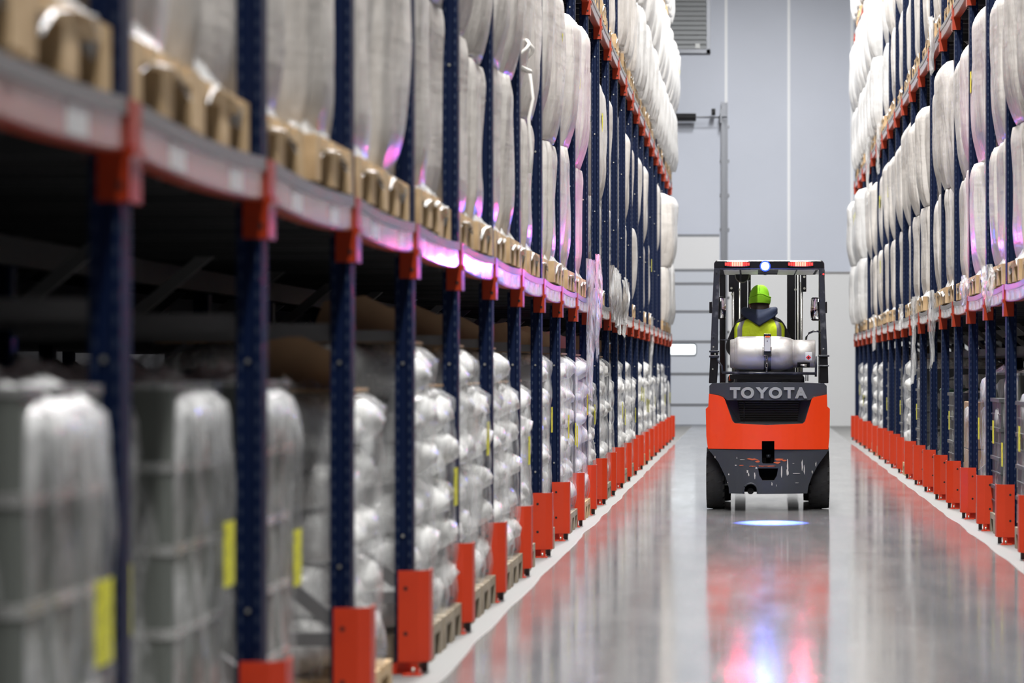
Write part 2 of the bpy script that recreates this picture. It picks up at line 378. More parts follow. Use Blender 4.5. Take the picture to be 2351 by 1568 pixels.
# upright cross-section around (0,0); local +x faces the aisle
up_prof = [(-0.035,-0.05),(-0.018,-0.05),(-0.014,-0.042),(0.012,-0.042),(0.016,-0.05),(0.035,-0.05),(0.035,0.05),(0.016,0.05),(0.012,0.042),(-0.014,0.042),(-0.018,0.05),(-0.035,0.05)]
up_mesh = MB().prism(up_prof, 0.008, RH).mesh('upright', M['navy'])
in_mesh = MB().prism(up_prof, 0.008, RH).mesh('inner_upright', M['navy_in'])
ft = MB().box(-0.08, 0.06, -0.075, 0.075, 0.0, 0.008); ft.prism([(-0.10, 0.008), (0.03, 0.008), (0.03, 0.05), (-0.02, 0.05)], -0.058, -0.052, axis='y'); ft.prism([(-0.10, 0.008), (0.03, 0.008), (0.03, 0.05), (-0.02, 0.05)], 0.052, 0.058, axis='y')
foot_mesh = ft.mesh('foot_plate', M['red'])
bm_ = MB()
for k in range(13):
    z = 0.55+0.69*k
    bm_.tube([(-0.004, -0.042, z), (-0.004, -0.05, z)], 0.0065, 8)
boltcol_mesh = bm_.mesh('bracing_bolts', M['bolt'])
fb = MB()
def bar(mb, x0, z0, x1, z1, w_, t):
    L_ = math.hypot(x1-x0, z1-z0); dx, dz = (x1-x0)/L_, (z1-z0)/L_
    nx, nz = -dz*w_/2, dx*w_/2
    mb.prism([(x0+nx, z0+nz), (x1+nx, z1+nz), (x1-nx, z1-nz), (x0-nx, z0-nz)], -t, t, axis='y')
for r in range(3):
    a, c = -ROWS[r]-0.035, -ROWS[r+1]+0.035
    z = 0.30; up = True
    while z < RH-1.0:
        bar(fb, a, z, c, z, 0.045, 0.018)
        bar(fb, a, z+0.06 if up else z+0.95, c, z+0.95 if up else z+0.06, 0.045, 0.018)
        z += 1.05; up = not up
brace_mesh = fb.mesh('frame_bracing', M['brace'])
br = MB()
def bracket():
    m = MB()
    m.box(-0.05, 0.017, -0.062, -0.052, 0, 0.215); m.box(-0.05, 0.017, 0.052, 0.062, 0, 0.215)
    m.box(0.015, 0.021, -0.062, 0.062, 0, 0.22); m.prism([(0.021, 0.09), (0.03, 0.10), (0.03, 0.118), (0.021, 0.118)], -0.062, 0.062, axis='y')
    m.tube([(0.0, -0.0625, 0.035), (0.0, -0.066, 0.035)], 0.008, 8, 1)
    return m.mesh('beam_connector', [M['red_dark'], M['dark_hole']])
con_mesh = bracket()

def make_rack(side, YS, X, label, far_from):
    sx = -1 if side == 'L' else 1              # the rack lies towards sx
    rz = 0.0 if sx < 0 else PI                 # local +x always faces the aisle
    root = link('pallet_rack', None, None, (sx*X, YS[0], 0)); tag(root, label, 'pallet rack')
    def put(name, me, x, y, z=0.0): return link(name, me, root, (x-sx*X, y-YS[0], z), rz)
    for i, y in enumerate(YS):
        u = put('upright', up_mesh, sx*(X+0.035), y)
        link('foot_plate', foot_mesh, u, (0, 0, 0)); link('bracing_bolts', boltcol_mesh, u, (0, 0, 0))
        for r in ROWS[1:]: put('inner_upright', in_mesh, sx*(X+0.035+r), y)
        put('frame_bracing', brace_mesh, sx*(X+0.035), y)
        for t in range(3): 
            link('beam_connector', con_mesh, u, (0.035, 0, BR[t]))
    for t in range(3):
        for i in range(len(YS)-1):
            y0, y1 = YS[i]+0.052, YS[i+1]-0.052; n = 8; sag = 0.016 if t < 2 else 0.012
            def zz(s): return -sag*4*s*(1-s)
            def sweep(xa, xb, za, zb, s0=0.0, s1=1.0, nn=n):
                q = MB(); rings = []
                for k in range(nn+1):
                    s = s0+(s1-s0)*k/nn; y = y0+(y1-y0)*s - YS[i]; d = zz(s)
                    rings.append([(xa, y, za+d), (xb, y, za+d), (xb, y, zb+d), (xa, y, zb+d)])
                return q.loft(rings, smooth=False)
            # local frame: origin on the front plane of the rack at this bay, +x to the aisle (mirrored for the other rack)
            def part(name, q, m, parent, zoff=0):
                if sx > 0: q.v = [(-v[0], v[1], v[2]) for v in q.v]
                return link(name, q.mesh(name, m), parent, (0, 0, zoff))
            zb = BR[t]+0.105
            b = sweep(-0.045, 0.008, 0.0, 0.095); 
            if sx > 0: b.v = [(-v[0], v[1], v[2]) for v in b.v]
            bo = link('beam', b.mesh('beam', M['red_dark']), root, (0, YS[i]-YS[0], zb))
            q = sweep(-0.045, 0.014, 0.095, 0.101); q2 = sweep(0.008, 0.016, 0.080, 0.118); 
            q.add(q2.v, q2.f); part('beam_lip', q, M['lip'], bo)
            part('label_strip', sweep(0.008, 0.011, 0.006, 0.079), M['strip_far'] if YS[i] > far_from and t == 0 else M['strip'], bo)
            if t == 0:
                for s in ((0.27, 0.73) if YS[i] < 14.5 else (0.16, 0.39, 0.63, 0.87)):
                    hw = 0.055
                    part('location_label', sweep(0.011, 0.0125, 0.012, 0.074, s-hw, s+hw, 1), M['label'], bo)
    # decks: ribbed steel lane floors; ribs and carrying rails run into the depth of the rack
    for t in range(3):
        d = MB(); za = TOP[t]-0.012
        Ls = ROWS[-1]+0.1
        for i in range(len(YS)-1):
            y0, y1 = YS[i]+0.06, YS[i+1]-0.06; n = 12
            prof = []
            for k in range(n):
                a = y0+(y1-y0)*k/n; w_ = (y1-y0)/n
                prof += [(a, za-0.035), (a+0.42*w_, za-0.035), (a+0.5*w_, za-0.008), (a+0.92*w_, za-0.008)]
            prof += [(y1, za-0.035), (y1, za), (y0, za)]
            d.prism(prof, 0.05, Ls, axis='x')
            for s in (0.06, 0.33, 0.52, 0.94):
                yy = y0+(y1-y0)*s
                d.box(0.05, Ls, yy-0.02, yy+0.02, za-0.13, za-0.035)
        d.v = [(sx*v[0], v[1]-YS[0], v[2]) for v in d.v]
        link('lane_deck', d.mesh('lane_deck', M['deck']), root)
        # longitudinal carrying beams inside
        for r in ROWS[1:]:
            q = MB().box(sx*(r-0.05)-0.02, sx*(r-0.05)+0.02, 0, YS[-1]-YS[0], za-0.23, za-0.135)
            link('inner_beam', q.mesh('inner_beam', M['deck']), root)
    return root
rackL = make_rack('L', LY, XL, 'long navy pallet rack with red beams washed by pink and blue light', 14.5)
rackR = make_rack('R', RY, XR, 'long navy pallet rack with red beams holding a green drum at floor level', 0)

# upright guards
def guard_mesh(ch):
    m = MB()
    # plan outline (local +x to the aisle): sheet 5 mm thick, camera-side plate, chamfer, aisle face
    o = [(-0.05,-0.085),(0.072-ch,-0.085),(0.072,-0.085+ch*0.9),(0.072,0.075),(0.067,0.075),(0.067,-0.083+ch*0.9),(0.07-ch,-0.08),(-0.05,-0.08)]
    m.prism(o, 0.052, 0.416)
    m.box(0.0, 0.03, -0.08, -0.075, 0.003, 0.09); m.box(-0.03, 0.045, -0.12, -0.035, 0.0, 0.006)
    m.box(0.03, 0.055, 0.03, 0.06, 0.003, 0.08, 2)
    m.tube([(0.012, -0.1, 0.006), (0.012, -0.1, 0.03)], 0.008, 6, 3)
    for z in (0.345, 0.165): m.tube([(-0.02, -0.0845, z), (-0.02, -0.0862, z)], 0.0085, 10, 1)
    return m.mesh('upright_guard', [M['red'], M['dark_hole'], M['crate'], M['bolt']])
gmL, gmR = guard_mesh(0.04), guard_mesh(0.055)
for side, YS, X, gm, nm, first in (('L', LY, XL, gmL, 'pink-lit rack', 0), ('R', RY, XR, gmR, 'green-drum rack', 0)):
    sx = -1 if side == 'L' else 1
    vis = 0
    for i, y in enumerate(YS):
        me = gm
        o = link('upright_guard', me, None, (sx*X - sx*0.0, y-0.03, 0))
        if sx > 0: o.scale = (-1, 1, 1)
        o.location.x = sx*(X+0.0)
        tag(o, 'red steel guard at the foot of the %s upright of the %s' % (ordinal(i+1), nm), 'rack guard', 'red guards along the ' + nm)

# ------------------------------------------------------------------ pallets and loads
def pallet_mesh(W, m):                     # W along y, 1.2 along x
    q = MB(); hw = W/2
    for yy in (-hw, -0.0725*W/0.8, hw-0.1):
        w_ = 0.145 if abs(yy) < 0.3*W/0.8 and yy > -hw+0.01 else 0.1
        q.box(-0.6, 0.6, yy, yy+w_, 0, 0.022)
        for xx in (-0.6, -0.0725, 0.455): q.box(xx, xx+0.145, yy, yy+w_, 0.022, 0.1)
    for xx in (-0.6, -0.0725, 0.455): q.box(xx, xx+0.145, -hw, hw, 0.1, 0.122)
    for k in range(5):
        w_ = 0.145 if k % 2 == 0 else 0.1; c = -hw+W*(0.09+0.205*k)
        q.box(-0.6, 0.6, c-w_/2, c+w_/2, 0.122, 0.144)
    return q.mesh('wooden_pallet', m)
PAL = pallet_mesh(0.8, M['wood']); PALO = pallet_mesh(0.8, M['wood_old'])

def sup(a, e):
    c, s = math.cos(a), math.sin(a)
    return (math.copysign(abs(c)**e, c), math.copysign(abs(s)**e, s))
def bag_mesh(seed, h, hx, hy, lean, taper, waist_top, m, bulge=0.035):
    rings = []; nr = 34; na = 56
    for j in range(nr+1):
        t = j/nr; z = t*h
        r = 1.0
        if t < 0.28: r *= taper + (1-taper)*math.sin(t/0.28*PI/2)**0.8
        if t > 0.86: u = (t-0.86)/0.14; r *= (1-u*u*(1-waist_top))
        ring = []
        for k in range(na):
            a = 2*PI*k/na; cx, cy = sup(a, 0.36)
            p = Vector((cx*1.4+seed*3.1, cy*1.4, z*1.5))
            n1 = noise.noise(p); n2 = noise.noise(Vector((math.cos(a)*6+seed, math.sin(a)*6, z*0.9)))
            n3 = noise.noise(Vector((math.cos(a)*16+seed, math.sin(a)*16, z*0.7)))
            d = max(-0.03, min(0.026, bulge*n1*0.9+0.022*n2+0.014*n3))
            lx = lean[0]*math.sin(t*PI*0.8)+lean[2]*t; ly = lean[1]*math.sin(t*PI*0.8)+lean[3]*t
            ring.append((cx*(hx*r+d)+lx, cy*(hy*r+d)+ly, z))
        rings.append(ring)
    # crown
    last = rings[-1]; mx = sum(v[0] for v in last)/na; my = sum(v[1] for v in last)/na
    for s_, dz in ((0.8, 0.035), (0.5, 0.055), (0.2, 0.06)):
        rings.append([(mx+(v[0]-mx)*s_, my+(v[1]-my)*s_, h+dz+0.02*noise.noise(Vector((v[0]*4, v[1]*4, seed)))) for v in last])
    return MB().loft(rings).mesh('bulk_bag', m, fix=False)
def skirt_mesh(seed, m):
    rings = []; na = 64
    for j in range(9):
        t = j/8; ring = []
        for k in range(na):
            a = 2*PI*k/na; cx, cy = sup(a, 0.35)
            n1 = noise.noise(Vector((math.cos(a)*5+seed, math.sin(a)*5, t*2)))
            n2 = noise.noise(Vector((math.cos(a)*2.5+seed, math.sin(a)*2.5, 7)))
            n4 = noise.noise(Vector((math.cos(a)*9+seed, math.sin(a)*9, 3)))
            r = 0.80+0.22*t
            low = 0.085+0.10*n2+0.035*n4
            z = 0.36*(1-t)**1.3 + low*t
            ring.append((cx*(0.6*r+0.02*n1), cy*min(0.398, 0.392*r+0.015*n1), z))
        rings.append(ring)
    return MB().loft(rings, cap0=False, cap1=False).mesh('film_skirt', m, fix=False)
random.seed(11)
BAGS = []; 
for i in range(7):
    rr = random.Random(40+i)
    h1 = rr.uniform(0.82, 0.98); h2 = rr.uniform(1.0, 1.16) if i != 5 else 0
    mm = M['bag'] if i < 5 else M['bag_white']
    le = [rr.uniform(-0.03, 0.04), rr.uniform(-0.012, 0.012), rr.uniform(-0.02, 0.03), rr.uniform(-0.012, 0.012)]
    lo = bag_mesh(i*1.7, h1, 0.585, 0.372, le, 0.92, 0.96, mm)
    up = bag_mesh(i*2.3+9, h2, 0.59, 0.376, [rr.uniform(0.0, 0.04), rr.uniform(-0.012, 0.012), rr.uniform(0.0, 0.03), rr.uniform(-0.012, 0.012)], 0.92, 0.88, mm) if h2 else None
    BAGS.append((lo, up, h1, h2, le))
SK = [skirt_mesh(i*3.7, M['film_thick']) for i in range(4)]
lab = MB().grid(lambda u, v: (0.0+0.004*math.sin(u*3), (u-0.5)*0.16, (v-0.5)*0.17), 4, 4).mesh('sticker', M['yellow'], fix=False)
lab_side = MB().grid(lambda u, v: ((u-0.5)*0.16, 0.0, (v-0.5)*0.18), 2, 2).mesh('sticker', M['yellow'], fix=False)

RACKNAME = {'L': 'pink-lit rack', 'R': 'green-drum rack'}
TIER = ['floor level', 'first shelf', 'second shelf', 'third shelf']
def place(side, y, tier, W, setback=0.0):
    sx = -1 if side == 'L' else 1; X = XL if side == 'L' else XR
    z = 0.0 if tier == 0 else TOP[tier-1]+0.001
    return (sx*(X+0.02+0.6+setback), y, z), (0.0 if sx < 0 else PI)
def spot_label(side, tier, bay, spot):
    return '%s of %s, %s bay%s' % (TIER[tier], RACKNAME[side], ordinal(bay), spot)
def add_sticker(root, x, y, z, rot_y_side):
    # rot_y_side: on the face towards the camera instead of the aisle face
    s = link('sticker', lab_side if rot_y_side else lab, root, (x, y, z)); tag(s, 'yellow sticker with black print')
    return s
def bulk_load(side, tier, bay, y, spot, v, rnd, short=False, tail=False, white=False):
    (loc, rz) = place(side, y, tier, 0.8, rnd.uniform(-0.045, 0.01) if not (side == 'L' and tier == 1 and 25 < y < 47) else rnd.uniform(-0.03, 0.10))
    if tier == 3 or (tier == 2 and y > (31 if side == 'L' else 41)) or (tier == 1 and y > 46.5):
        over = 0.09+0.06*rnd.random()                                                          # these bags overhang the aisle
    else: over = 0.0
    rz += rnd.uniform(-0.012, 0.012)
    root = link('bulk_bag_pallet', None, None, loc, rz)
    lo, up, h1, h2, le = BAGS[v]
    link('wooden_pallet', PAL, root)
    link('lower_bag', lo, root, (over*0.8, 0, 0.142))
    two = up is not None and not short
    if two: link('upper_bag', up, root, (le[2]+over, le[3], 0.142+h1+0.012), rnd.uniform(-0.04, 0.04))
    link('film_skirt', SK[rnd.randrange(4)], root)
    st = rnd.random() < 0.38
    if st:
        zc = 0.142+h1+(h2*0.62 if two else -0.28)
        add_sticker(root, (0.612 if two else 0.605)+le[2]+over, rnd.choice((-0.15, 0.12)), zc, False)
        camface = 0.425 if side == 'R' else -0.425
        add_sticker(root, 0.42, camface+le[3], zc+rnd.uniform(-0.1, 0.1), True)
    look = ('two stacked' if two else 'single') + (' white' if v >= 5 else ' grey-white') + ' bulk bags' if two else 'single' + (' white' if v >= 5 else ' grey-white') + ' bulk bag'
    if st: look += ', yellow stickers'
    tag(root, look + ', ' + spot_label(side, tier, bay, spot), 'pallet load', 'bulk bags on the %s of the %s' % (TIER[tier], RACKNAME[side]))
    return root

# sack stacks
def pillow(seed, hx, hy, hz):
    rings = []; na = 26
    for j in range(11):
        ph = -PI/2+PI*j/10; c = max(0.02, math.cos(ph))**0.62; z = math.sin(ph)
        ring = []
        for k in range(na):
            a = 2*PI*k/na; cx, cy = sup(a, 0.55)
            n = noise.noise(Vector((cx*2+seed, cy*2, z*1.5)))*0.034+noise.noise(Vector((cx*6+seed, cy*6, z*4)))*0.014
            ring.append((cx*(hx*c+n), cy*(hy*c+n), z*(hz+n*0.8)))
        rings.append(ring)
    return MB().loft(rings).mesh('sack', M['sack'], fix=False)
SACK = [pillow(i*2.1, 0.555, 0.215, 0.118) for i in range(6)]
def sheath(seed, W, h, m, amp=0.02, wave=0.165, name='stretch_film', z0=0.10, flare=0.0):
    rings = []; na = 60; nr = 26
    for j in range(nr+1):
        t = j/nr; z = z0+(h-z0)*t; ring = []
        for k in range(na):
            a = 2*PI*k/na; cx, cy = sup(a, 0.42)
            n = noise.noise(Vector((math.cos(a)*3+seed, math.sin(a)*3, z*5)))*amp + noise.noise(Vector((math.cos(a)*9+seed, math.sin(a)*9, z*1.5)))*amp*0.6
            b = 0.012*abs(math.sin(PI*(z-0.144)/wave)) if wave else 0
            rtop = 1.0 - (0.30*((t-0.90)/0.10)**2 if t > 0.90 else 0)
            zz = z + (0.05*noise.noise(Vector((math.cos(a)*4+seed, math.sin(a)*4, 1))) if j in (0, nr) else 0)
            ring.append((cx*(0.585*rtop+n+b), cy*((W/2+0.005)*rtop+n+b), zz))
        rings.append(ring)
    return MB().loft(rings, cap0=False, cap1=False).mesh(name, m, fix=False)
SH = [sheath(i*5.5, 0.80, 1.24, M['film'], amp=0.028, wave=0.186) for i in range(3)]
SHT = [sheath(20+i*5.5, 0.80, 1.222, M['film_top'], amp=0.016, wave=0) for i in range(3)]
flap = MB().grid(lambda u, v: (0.25+0.3*(u-0.5)+0.05*v, 0.30*(u-0.5)+0.1*v, 0.0+0.22*v*(1-0.5*abs(u-0.5))-0.05*u), 6, 5).mesh('paper_flap', M['card'], fix=False)
fl2 = MB().box(-0.5, 0.52, -0.33, 0.33, 0, 0.012).mesh('cardboard_sheet', M['card'])
def sack_load(side, tier, bay, y, spot, rnd, layers=6, setback=-0.045):
    (loc, rz) = place(side, y, tier, 0.8, setback)
    root = link('sack_pallet', None, None, loc, rz)
    link('wooden_pallet', PALO if rnd.random() < 0.6 else PAL, root)
    for k in range(layers):
        for s in (-1, 1):
            o = link('sack', SACK[rnd.randrange(6)], root, (rnd.uniform(0.0, 0.05), s*0.19+rnd.uniform(-0.02, 0.02), 0.144+0.112+k*0.186+rnd.uniform(0, 0.012)+(0.03 if s > 0 else 0)), rnd.uniform(-0.03, 0.03) + (PI if rnd.random() < 0.5 else 0))
    top = 0.144+0.186*layers+0.062
    link('cardboard_sheet', fl2, root, (0, 0, top))
    f = link('paper_flap', flap, root, (0, rnd.uniform(-0.1, 0.1), top+0.01), rnd.uniform(-0.3, 0.3))
    f = link('stretch_film', SH[rnd.randrange(3)], root); f.scale = (1, 1, (top+0.03)/1.24)
    st = rnd.random() < 0.4
    if st: add_sticker(root, 0.60, rnd.choice((-0.1, 0.1)), rnd.uniform(0.6, 0.95), False)
    tag(root, 'white lumpy sacks under film%s, %s' % (', yellow sticker' if st else '', spot_label(side, tier, bay, spot)), 'pallet load', 'sack pallets at floor level')
    return root
# tins
def tin_mesh():
    q = MB(); 
    q.prism(rrect(-0.118, 0.118, -0.112, 0.112, 0.03, 3), 0.006, 0.196)
    q.prism(rrect(-0.122, 0.122, -0.116, 0.116, 0.033, 3), 0.190, 0.208, 1)
    q.prism(rrect(-0.122, 0.122, -0.116, 0.116, 0.033, 3), 0.0, 0.010, 1)
    q.prism(rrect(-0.05, 0.05, -0.05, 0.05, 0.045, 4), 0.2, 0.2085, 1)
    return q.mesh('tin', [M['tin'], M['rim']])
TIN = tin_mesh()
def tin_load(side, tier, bay, y, spot, rnd, setback=0.0, layers=5, sticker=True):
    (loc, rz) = place(side, y, tier, 0.8, setback)
    root = link('tin_pallet', None, None, loc, rz)
    link('wooden_pallet', PALO, root)
    for k in range(layers):
        for i in range(4):
            for j in range(3):
                if i in (1, 2) and j == 1: continue
                link('tin', TIN, root, (-0.41+0.273*i+rnd.uniform(-0.004, 0.004), -0.255+0.255*j, 0.144+0.2085*k))
    s = link('stretch_film', SHT[rnd.randrange(3)], root); s.scale = (1, 1, (0.144+0.2085*layers+0.03)/1.222)
    if sticker: 
        add_sticker(root, 0.607, 0.0, rnd.uniform(0.55, 0.8), False)
    tag(root, 'grey square tins under clear film, ' + spot_label(side, tier, bay, spot), 'pallet load', 'tin pallets at floor level')
    return root
# crates, drum, boxes
def crate_mesh(m):
    q = MB(); q.box(-0.28, 0.28, -0.19, 0.19, 0.0, 0.20)
    q.box(-0.295, 0.295, -0.2, 0.2, 0.185, 0.212); q.box(-0.288, 0.288, -0.196, 0.196, 0.09, 0.10)
    return q.mesh('crate', m)
CR = crate_mesh(M['crate'])
def crate_load(side, tier, bay, y, spot, rnd, layers=5, tall_film=False):
    (loc, rz) = place(side, y, tier, 0.8)
    root = link('crate_pallet', None, None, loc, rz); link('wooden_pallet', PALO, root)
    for k in range(layers):
        for i in (-1, 1):
            for j in (-1, 1): link('crate', CR, root, (i*0.3, j*0.2, 0.144+0.214*k))
    s = link('stretch_film', SHT[rnd.randrange(3)], root); s.scale = (1, 1, (0.144+0.214*layers+(0.12 if tall_film else 0.02))/1.222)
    add_sticker(root, 0.605, 0.0, 0.75, False)
    tag(root, 'dark grey crates under clear film, ' + spot_label(side, tier, bay, spot), 'pallet load', 'crate pallets at floor level')
def drum_mesh():
    prof = [(0.0, 0.28), (0.012, 0.292), (0.024, 0.283), (0.29, 0.283), (0.30, 0.292), (0.31, 0.283), (0.58, 0.283), (0.59, 0.292), (0.60, 0.283), (0.855, 0.283), (0.868, 0.293), (0.88, 0.28), (0.875, 0.26)]
    q = MB(); q.loft([[(r*math.cos(2*PI*k/36), r*math.sin(2*PI*k/36), z) for k in range(36)] for z, r in prof])
    return q.mesh('drum', M['green'], fix=False)
DR = drum_mesh()
def drum_load(side, tier, bay, y, spot):
    (loc, rz) = place(side, y, tier, 0.8)
    root = link('drum_pallet', None, None, loc, rz); link('wooden_pallet', PALO, root)
    for i in (-1, 1):
        o = link('drum', DR, root, (i*0.295, 0, 0.144))
    lb = MB().grid(lambda u, v: (0.295+0.2855*math.cos(-1.5+u*0.9), 0.2855*math.sin(-1.5+u*0.9), 0.5+0.24*v), 8, 1)
    link('paper_label', lb.mesh('paper_label', M['label'], fix=False), root, (0, 0, 0), PI*0 if side == 'L' else 0.0)
    lb2 = MB().grid(lambda u, v: (0.295+0.2855*math.cos(0.6+u*0.9), 0.2855*math.sin(0.6+u*0.9), 0.5+0.24*v), 8, 1)
    link('paper_label', lb2.mesh('paper_label', M['label'], fix=False), root)
    tag(root, 'dark green steel drums with white label, ' + spot_label(side, tier, bay, spot), 'pallet load', 'drum pallets at floor level')
def box_load(side, tier, bay, y, spot, rnd, setback=0.0, h=0.9, film=True):
    (loc, rz) = place(side, y, tier, 0.8, setback)
    root = link('carton_pallet', None, None, loc, rz); link('wooden_pallet', PALO, root)
    n = max(1, int(h/0.3)); hh = h/n
    for k in range(n):
        for i in (-1, 1):
            o = link('carton', MB().box(-0.28, 0.28, -0.37, 0.37, 0, hh-0.006).mesh('carton', M['card']), root, (i*0.29, 0, 0.144+hh*k)); bev(o, 0.006, 1)
    if film:
        s = link('stretch_film', SHT[rnd.randrange(3)], root); s.scale = (1, 1, (0.144+h+0.02)/1.222)
    tag(root, 'brown cartons%s, %s' % (' under clear film' if film else '', spot_label(side, tier, bay, spot)), 'pallet load', 'carton pallets at floor level')

def tail_mesh(seed, w_, h, m, out=0.05):
    def fn(u, v):
        n1 = noise.noise(Vector((u*5+seed, v*1.2, 0))); n2 = noise.noise(Vector((u*12+seed, v*3, 5)))
        ww = w_*(1-0.45*v+0.15*math.sin(v*7+seed))
        return (out+0.05*n1+0.02*n2, (u-0.5)*ww+0.06*math.sin(v*4+seed), -h*v*(1-0.18*abs(u-0.5)+0.10*n1))
    return MB().grid(fn, 22, 26).mesh('film_tail', m, fix=False)

rnd = random.Random(5)
loads = {}
# first to third shelves, pink-lit rack
for tier in (1, 2, 3):
    for i in range(len(LY)-1):
        y0, y1 = LY[i], LY[i+1]
        if tier == 2 and y1 < 22.0: continue
        if tier == 3 and y1 < 40.0: continue
        if i == 0: continue
        for s in (0, 1):
            y = y0+(0.49 if s == 0 else 1.365)
            farp = y0 > 28
            v = rnd.choice((0, 1, 2, 3, 4))
            if y0 > 47 or (tier == 2 and y0 > 33) or tier == 3: v = rnd.choice((5, 6, 6)) if tier == 1 else 6
            short = tier == 1 and y0 > 27 and rnd.random() < 0.5
            loads[('L', tier, i, s)] = bulk_load('L', tier, i+1, y, ', near spot' if s == 0 else ', far spot', v, rnd, short)
for tier in (1, 2, 3):
    for i in range(len(RY)-1):
        y0, y1 = RY[i], RY[i+1]
        if y1 < 18.5 or (tier == 2 and y1 < 22) or (tier == 3 and y1 < 40): continue
        for s in (0, 1):
            y = y0+(0.472 if s == 0 else 1.29)
            v = rnd.choice((0, 1, 2, 3, 4))
            if y0 > 45 or (tier == 2 and y0 > 37): v = 6
            loads[('R', tier, i, s)] = bulk_load('R', tier, i+1, y, ', near spot' if s == 0 else ', far spot', v, rnd, tier == 1 and y0 > 30 and rnd.random() < 0.2)

# floor level, pink-lit rack
tin_load('L', 0, 2, 5.99, ', far spot', rnd, setback=-0.075)
tin_load('L', 0, 3, 6.98, ', near spot', rnd, setback=0.09)
tin_load('L', 0, 3, 7.86, ', far spot', rnd)
tin_load('L', 0, 4, 9.05, '', rnd)
for i in range(4, len(LY)-1):
    y0 = LY[i]
    if i == 4: sack_load('L', 0, i+1, y0+0.52, '', rnd, 5); continue
    if i == 11: tin_load('L', 0, i+1, y0+0.5, ', near spot', rnd, sticker=True); sack_load('L', 0, i+1, y0+1.37, ', far spot', rnd, 6); continue
    n = 2 if i < 8 or rnd.random() < 0.6 else 1
    for s in range(n):
        if i > 19 and rnd.random() < 0.5:
            bulk_load('L', 0, i+1, y0+(0.5 if s == 0 else 1.37), (', near spot' if s == 0 else ', far spot') if n == 2 else '', 5, rnd, True); continue
        sack_load('L', 0, i+1, y0+(0.5 if s == 0 else 1.37), (', near spot' if s == 0 else ', far spot') if n == 2 else '', rnd, rnd.choice((5, 5, 6, 6)))
for i in range(3, 9): box_load('L', 0, i+1, LY[i]+1.0, ', deep inside', rnd, setback=1.45, h=0.95, film=False)
# floor level, green-drum rack
for i in range(2, len(RY)-1):
    y0 = RY[i]
    k = i-2
    if k == 0: crate_load('R', 0, i+1, y0+0.478, ', near spot', rnd, 5, True); tin_load('R', 0, i+1, y0+1.285, ', far spot', rnd)
    elif k == 1: crate_load('R', 0, i+1, y0+0.9, '', rnd, 4, True)
    elif k == 2: tin_load('R', 0, i+1, y0+0.48, ', near spot', rnd); crate_load('R', 0, i+1, y0+1.285, ', far spot', rnd, 4)
    elif k == 3: tin_load('R', 0, i+1, y0+0.9, '', rnd)
    elif k == 4: box_load('R', 0, i+1, y0+0.9, '', rnd, h=0.8)
    elif k == 5: crate_load('R', 0, i+1, y0+0.9, '', rnd, 4)
    elif k == 6: drum_load('R', 0, i+1, y0+0.85, '')
    else:
        if rnd.random() < 0.7:
            (sack_load if rnd.random() < 0.3 else crate_load)('R', 0, i+1, y0+0.9, '', rnd)

# loose film hanging off shelf loads
def tail(key, seed, w_, h, x=0.60, y=0.0, z=0.12, m='film_tail'):
    if key in loads:
        o = link('film_tail', tail_mesh(seed, w_, h, M[m]), loads[key], (x, y, z))
iL = lambda y: max(i for i in range(len(LY)) if LY[i] <= y)
iR = lambda y: max(i for i in range(len(RY)) if RY[i] <= y)
tail(('L', 1, iL(24.5), 1), 1.0, 0.75, 1.15, 0.62, 0, 0.3)
tail(('L', 1, iL(24.5), 1), 2.0, 0.5, 0.9, 0.66, 0.2, 0.35)
for q_, y in enumerate((27.0, 28.8, 30.6, 32.4)):
    for s in (0, 1): tail(('L', 1, iL(y), s), 3.0+q_+s*0.5, 0.95, rnd.uniform(0.4, 0.62), 0.68, 0, 0.34, 'film_thick')
tail(('L', 1, iL(40.5), 1), 7.0, 0.4, 0.9)
for q_, (y, s, h) in enumerate(((21.6, 0, 0.35), (24.0, 1, 0.25), (28.5, 0, 0.75), (30.6, 1, 0.35), (32.3, 0, 0.9), (34.2, 1, 0.3), (41, 1, 0.5))):
    tail(('R', 1, iR(y), s), 11.0+q_, 0.5, h, 0.62, 0, 0.15)
for q_, (y, s, h) in enumerate(((28.9, 0, 0.55), (40.5, 0, 0.7), (42.5, 1, 0.8), (44.5, 0, 0.9))):
    tail(('R', 2, iR(y), s), 31.0+q_, 0.45, h, 0.62, 0, 0.15, 'film_thick' if q_ == 0 else 'film_tail')

key = ('L', 1, iL(18.6), 0)
if key in loads:
    q = MB(); q.tube([(0.62+0.04*math.sin(3*t), 0.16*math.cos(t), 1.30+0.10*math.sin(t)) for t in [PI*2*i/22 for i in range(23)]], 0.012, 6)
    q.tube([(0.64, 0.10, 1.22), (0.66, 0.14, 1.05), (0.64, 0.06, 0.92), (0.65, 0.16, 0.72), (0.64, 0.15, 0.60)], 0.011, 6)
    link('tie_cord', q.mesh('tie_cord', M['rope']), loads[key])
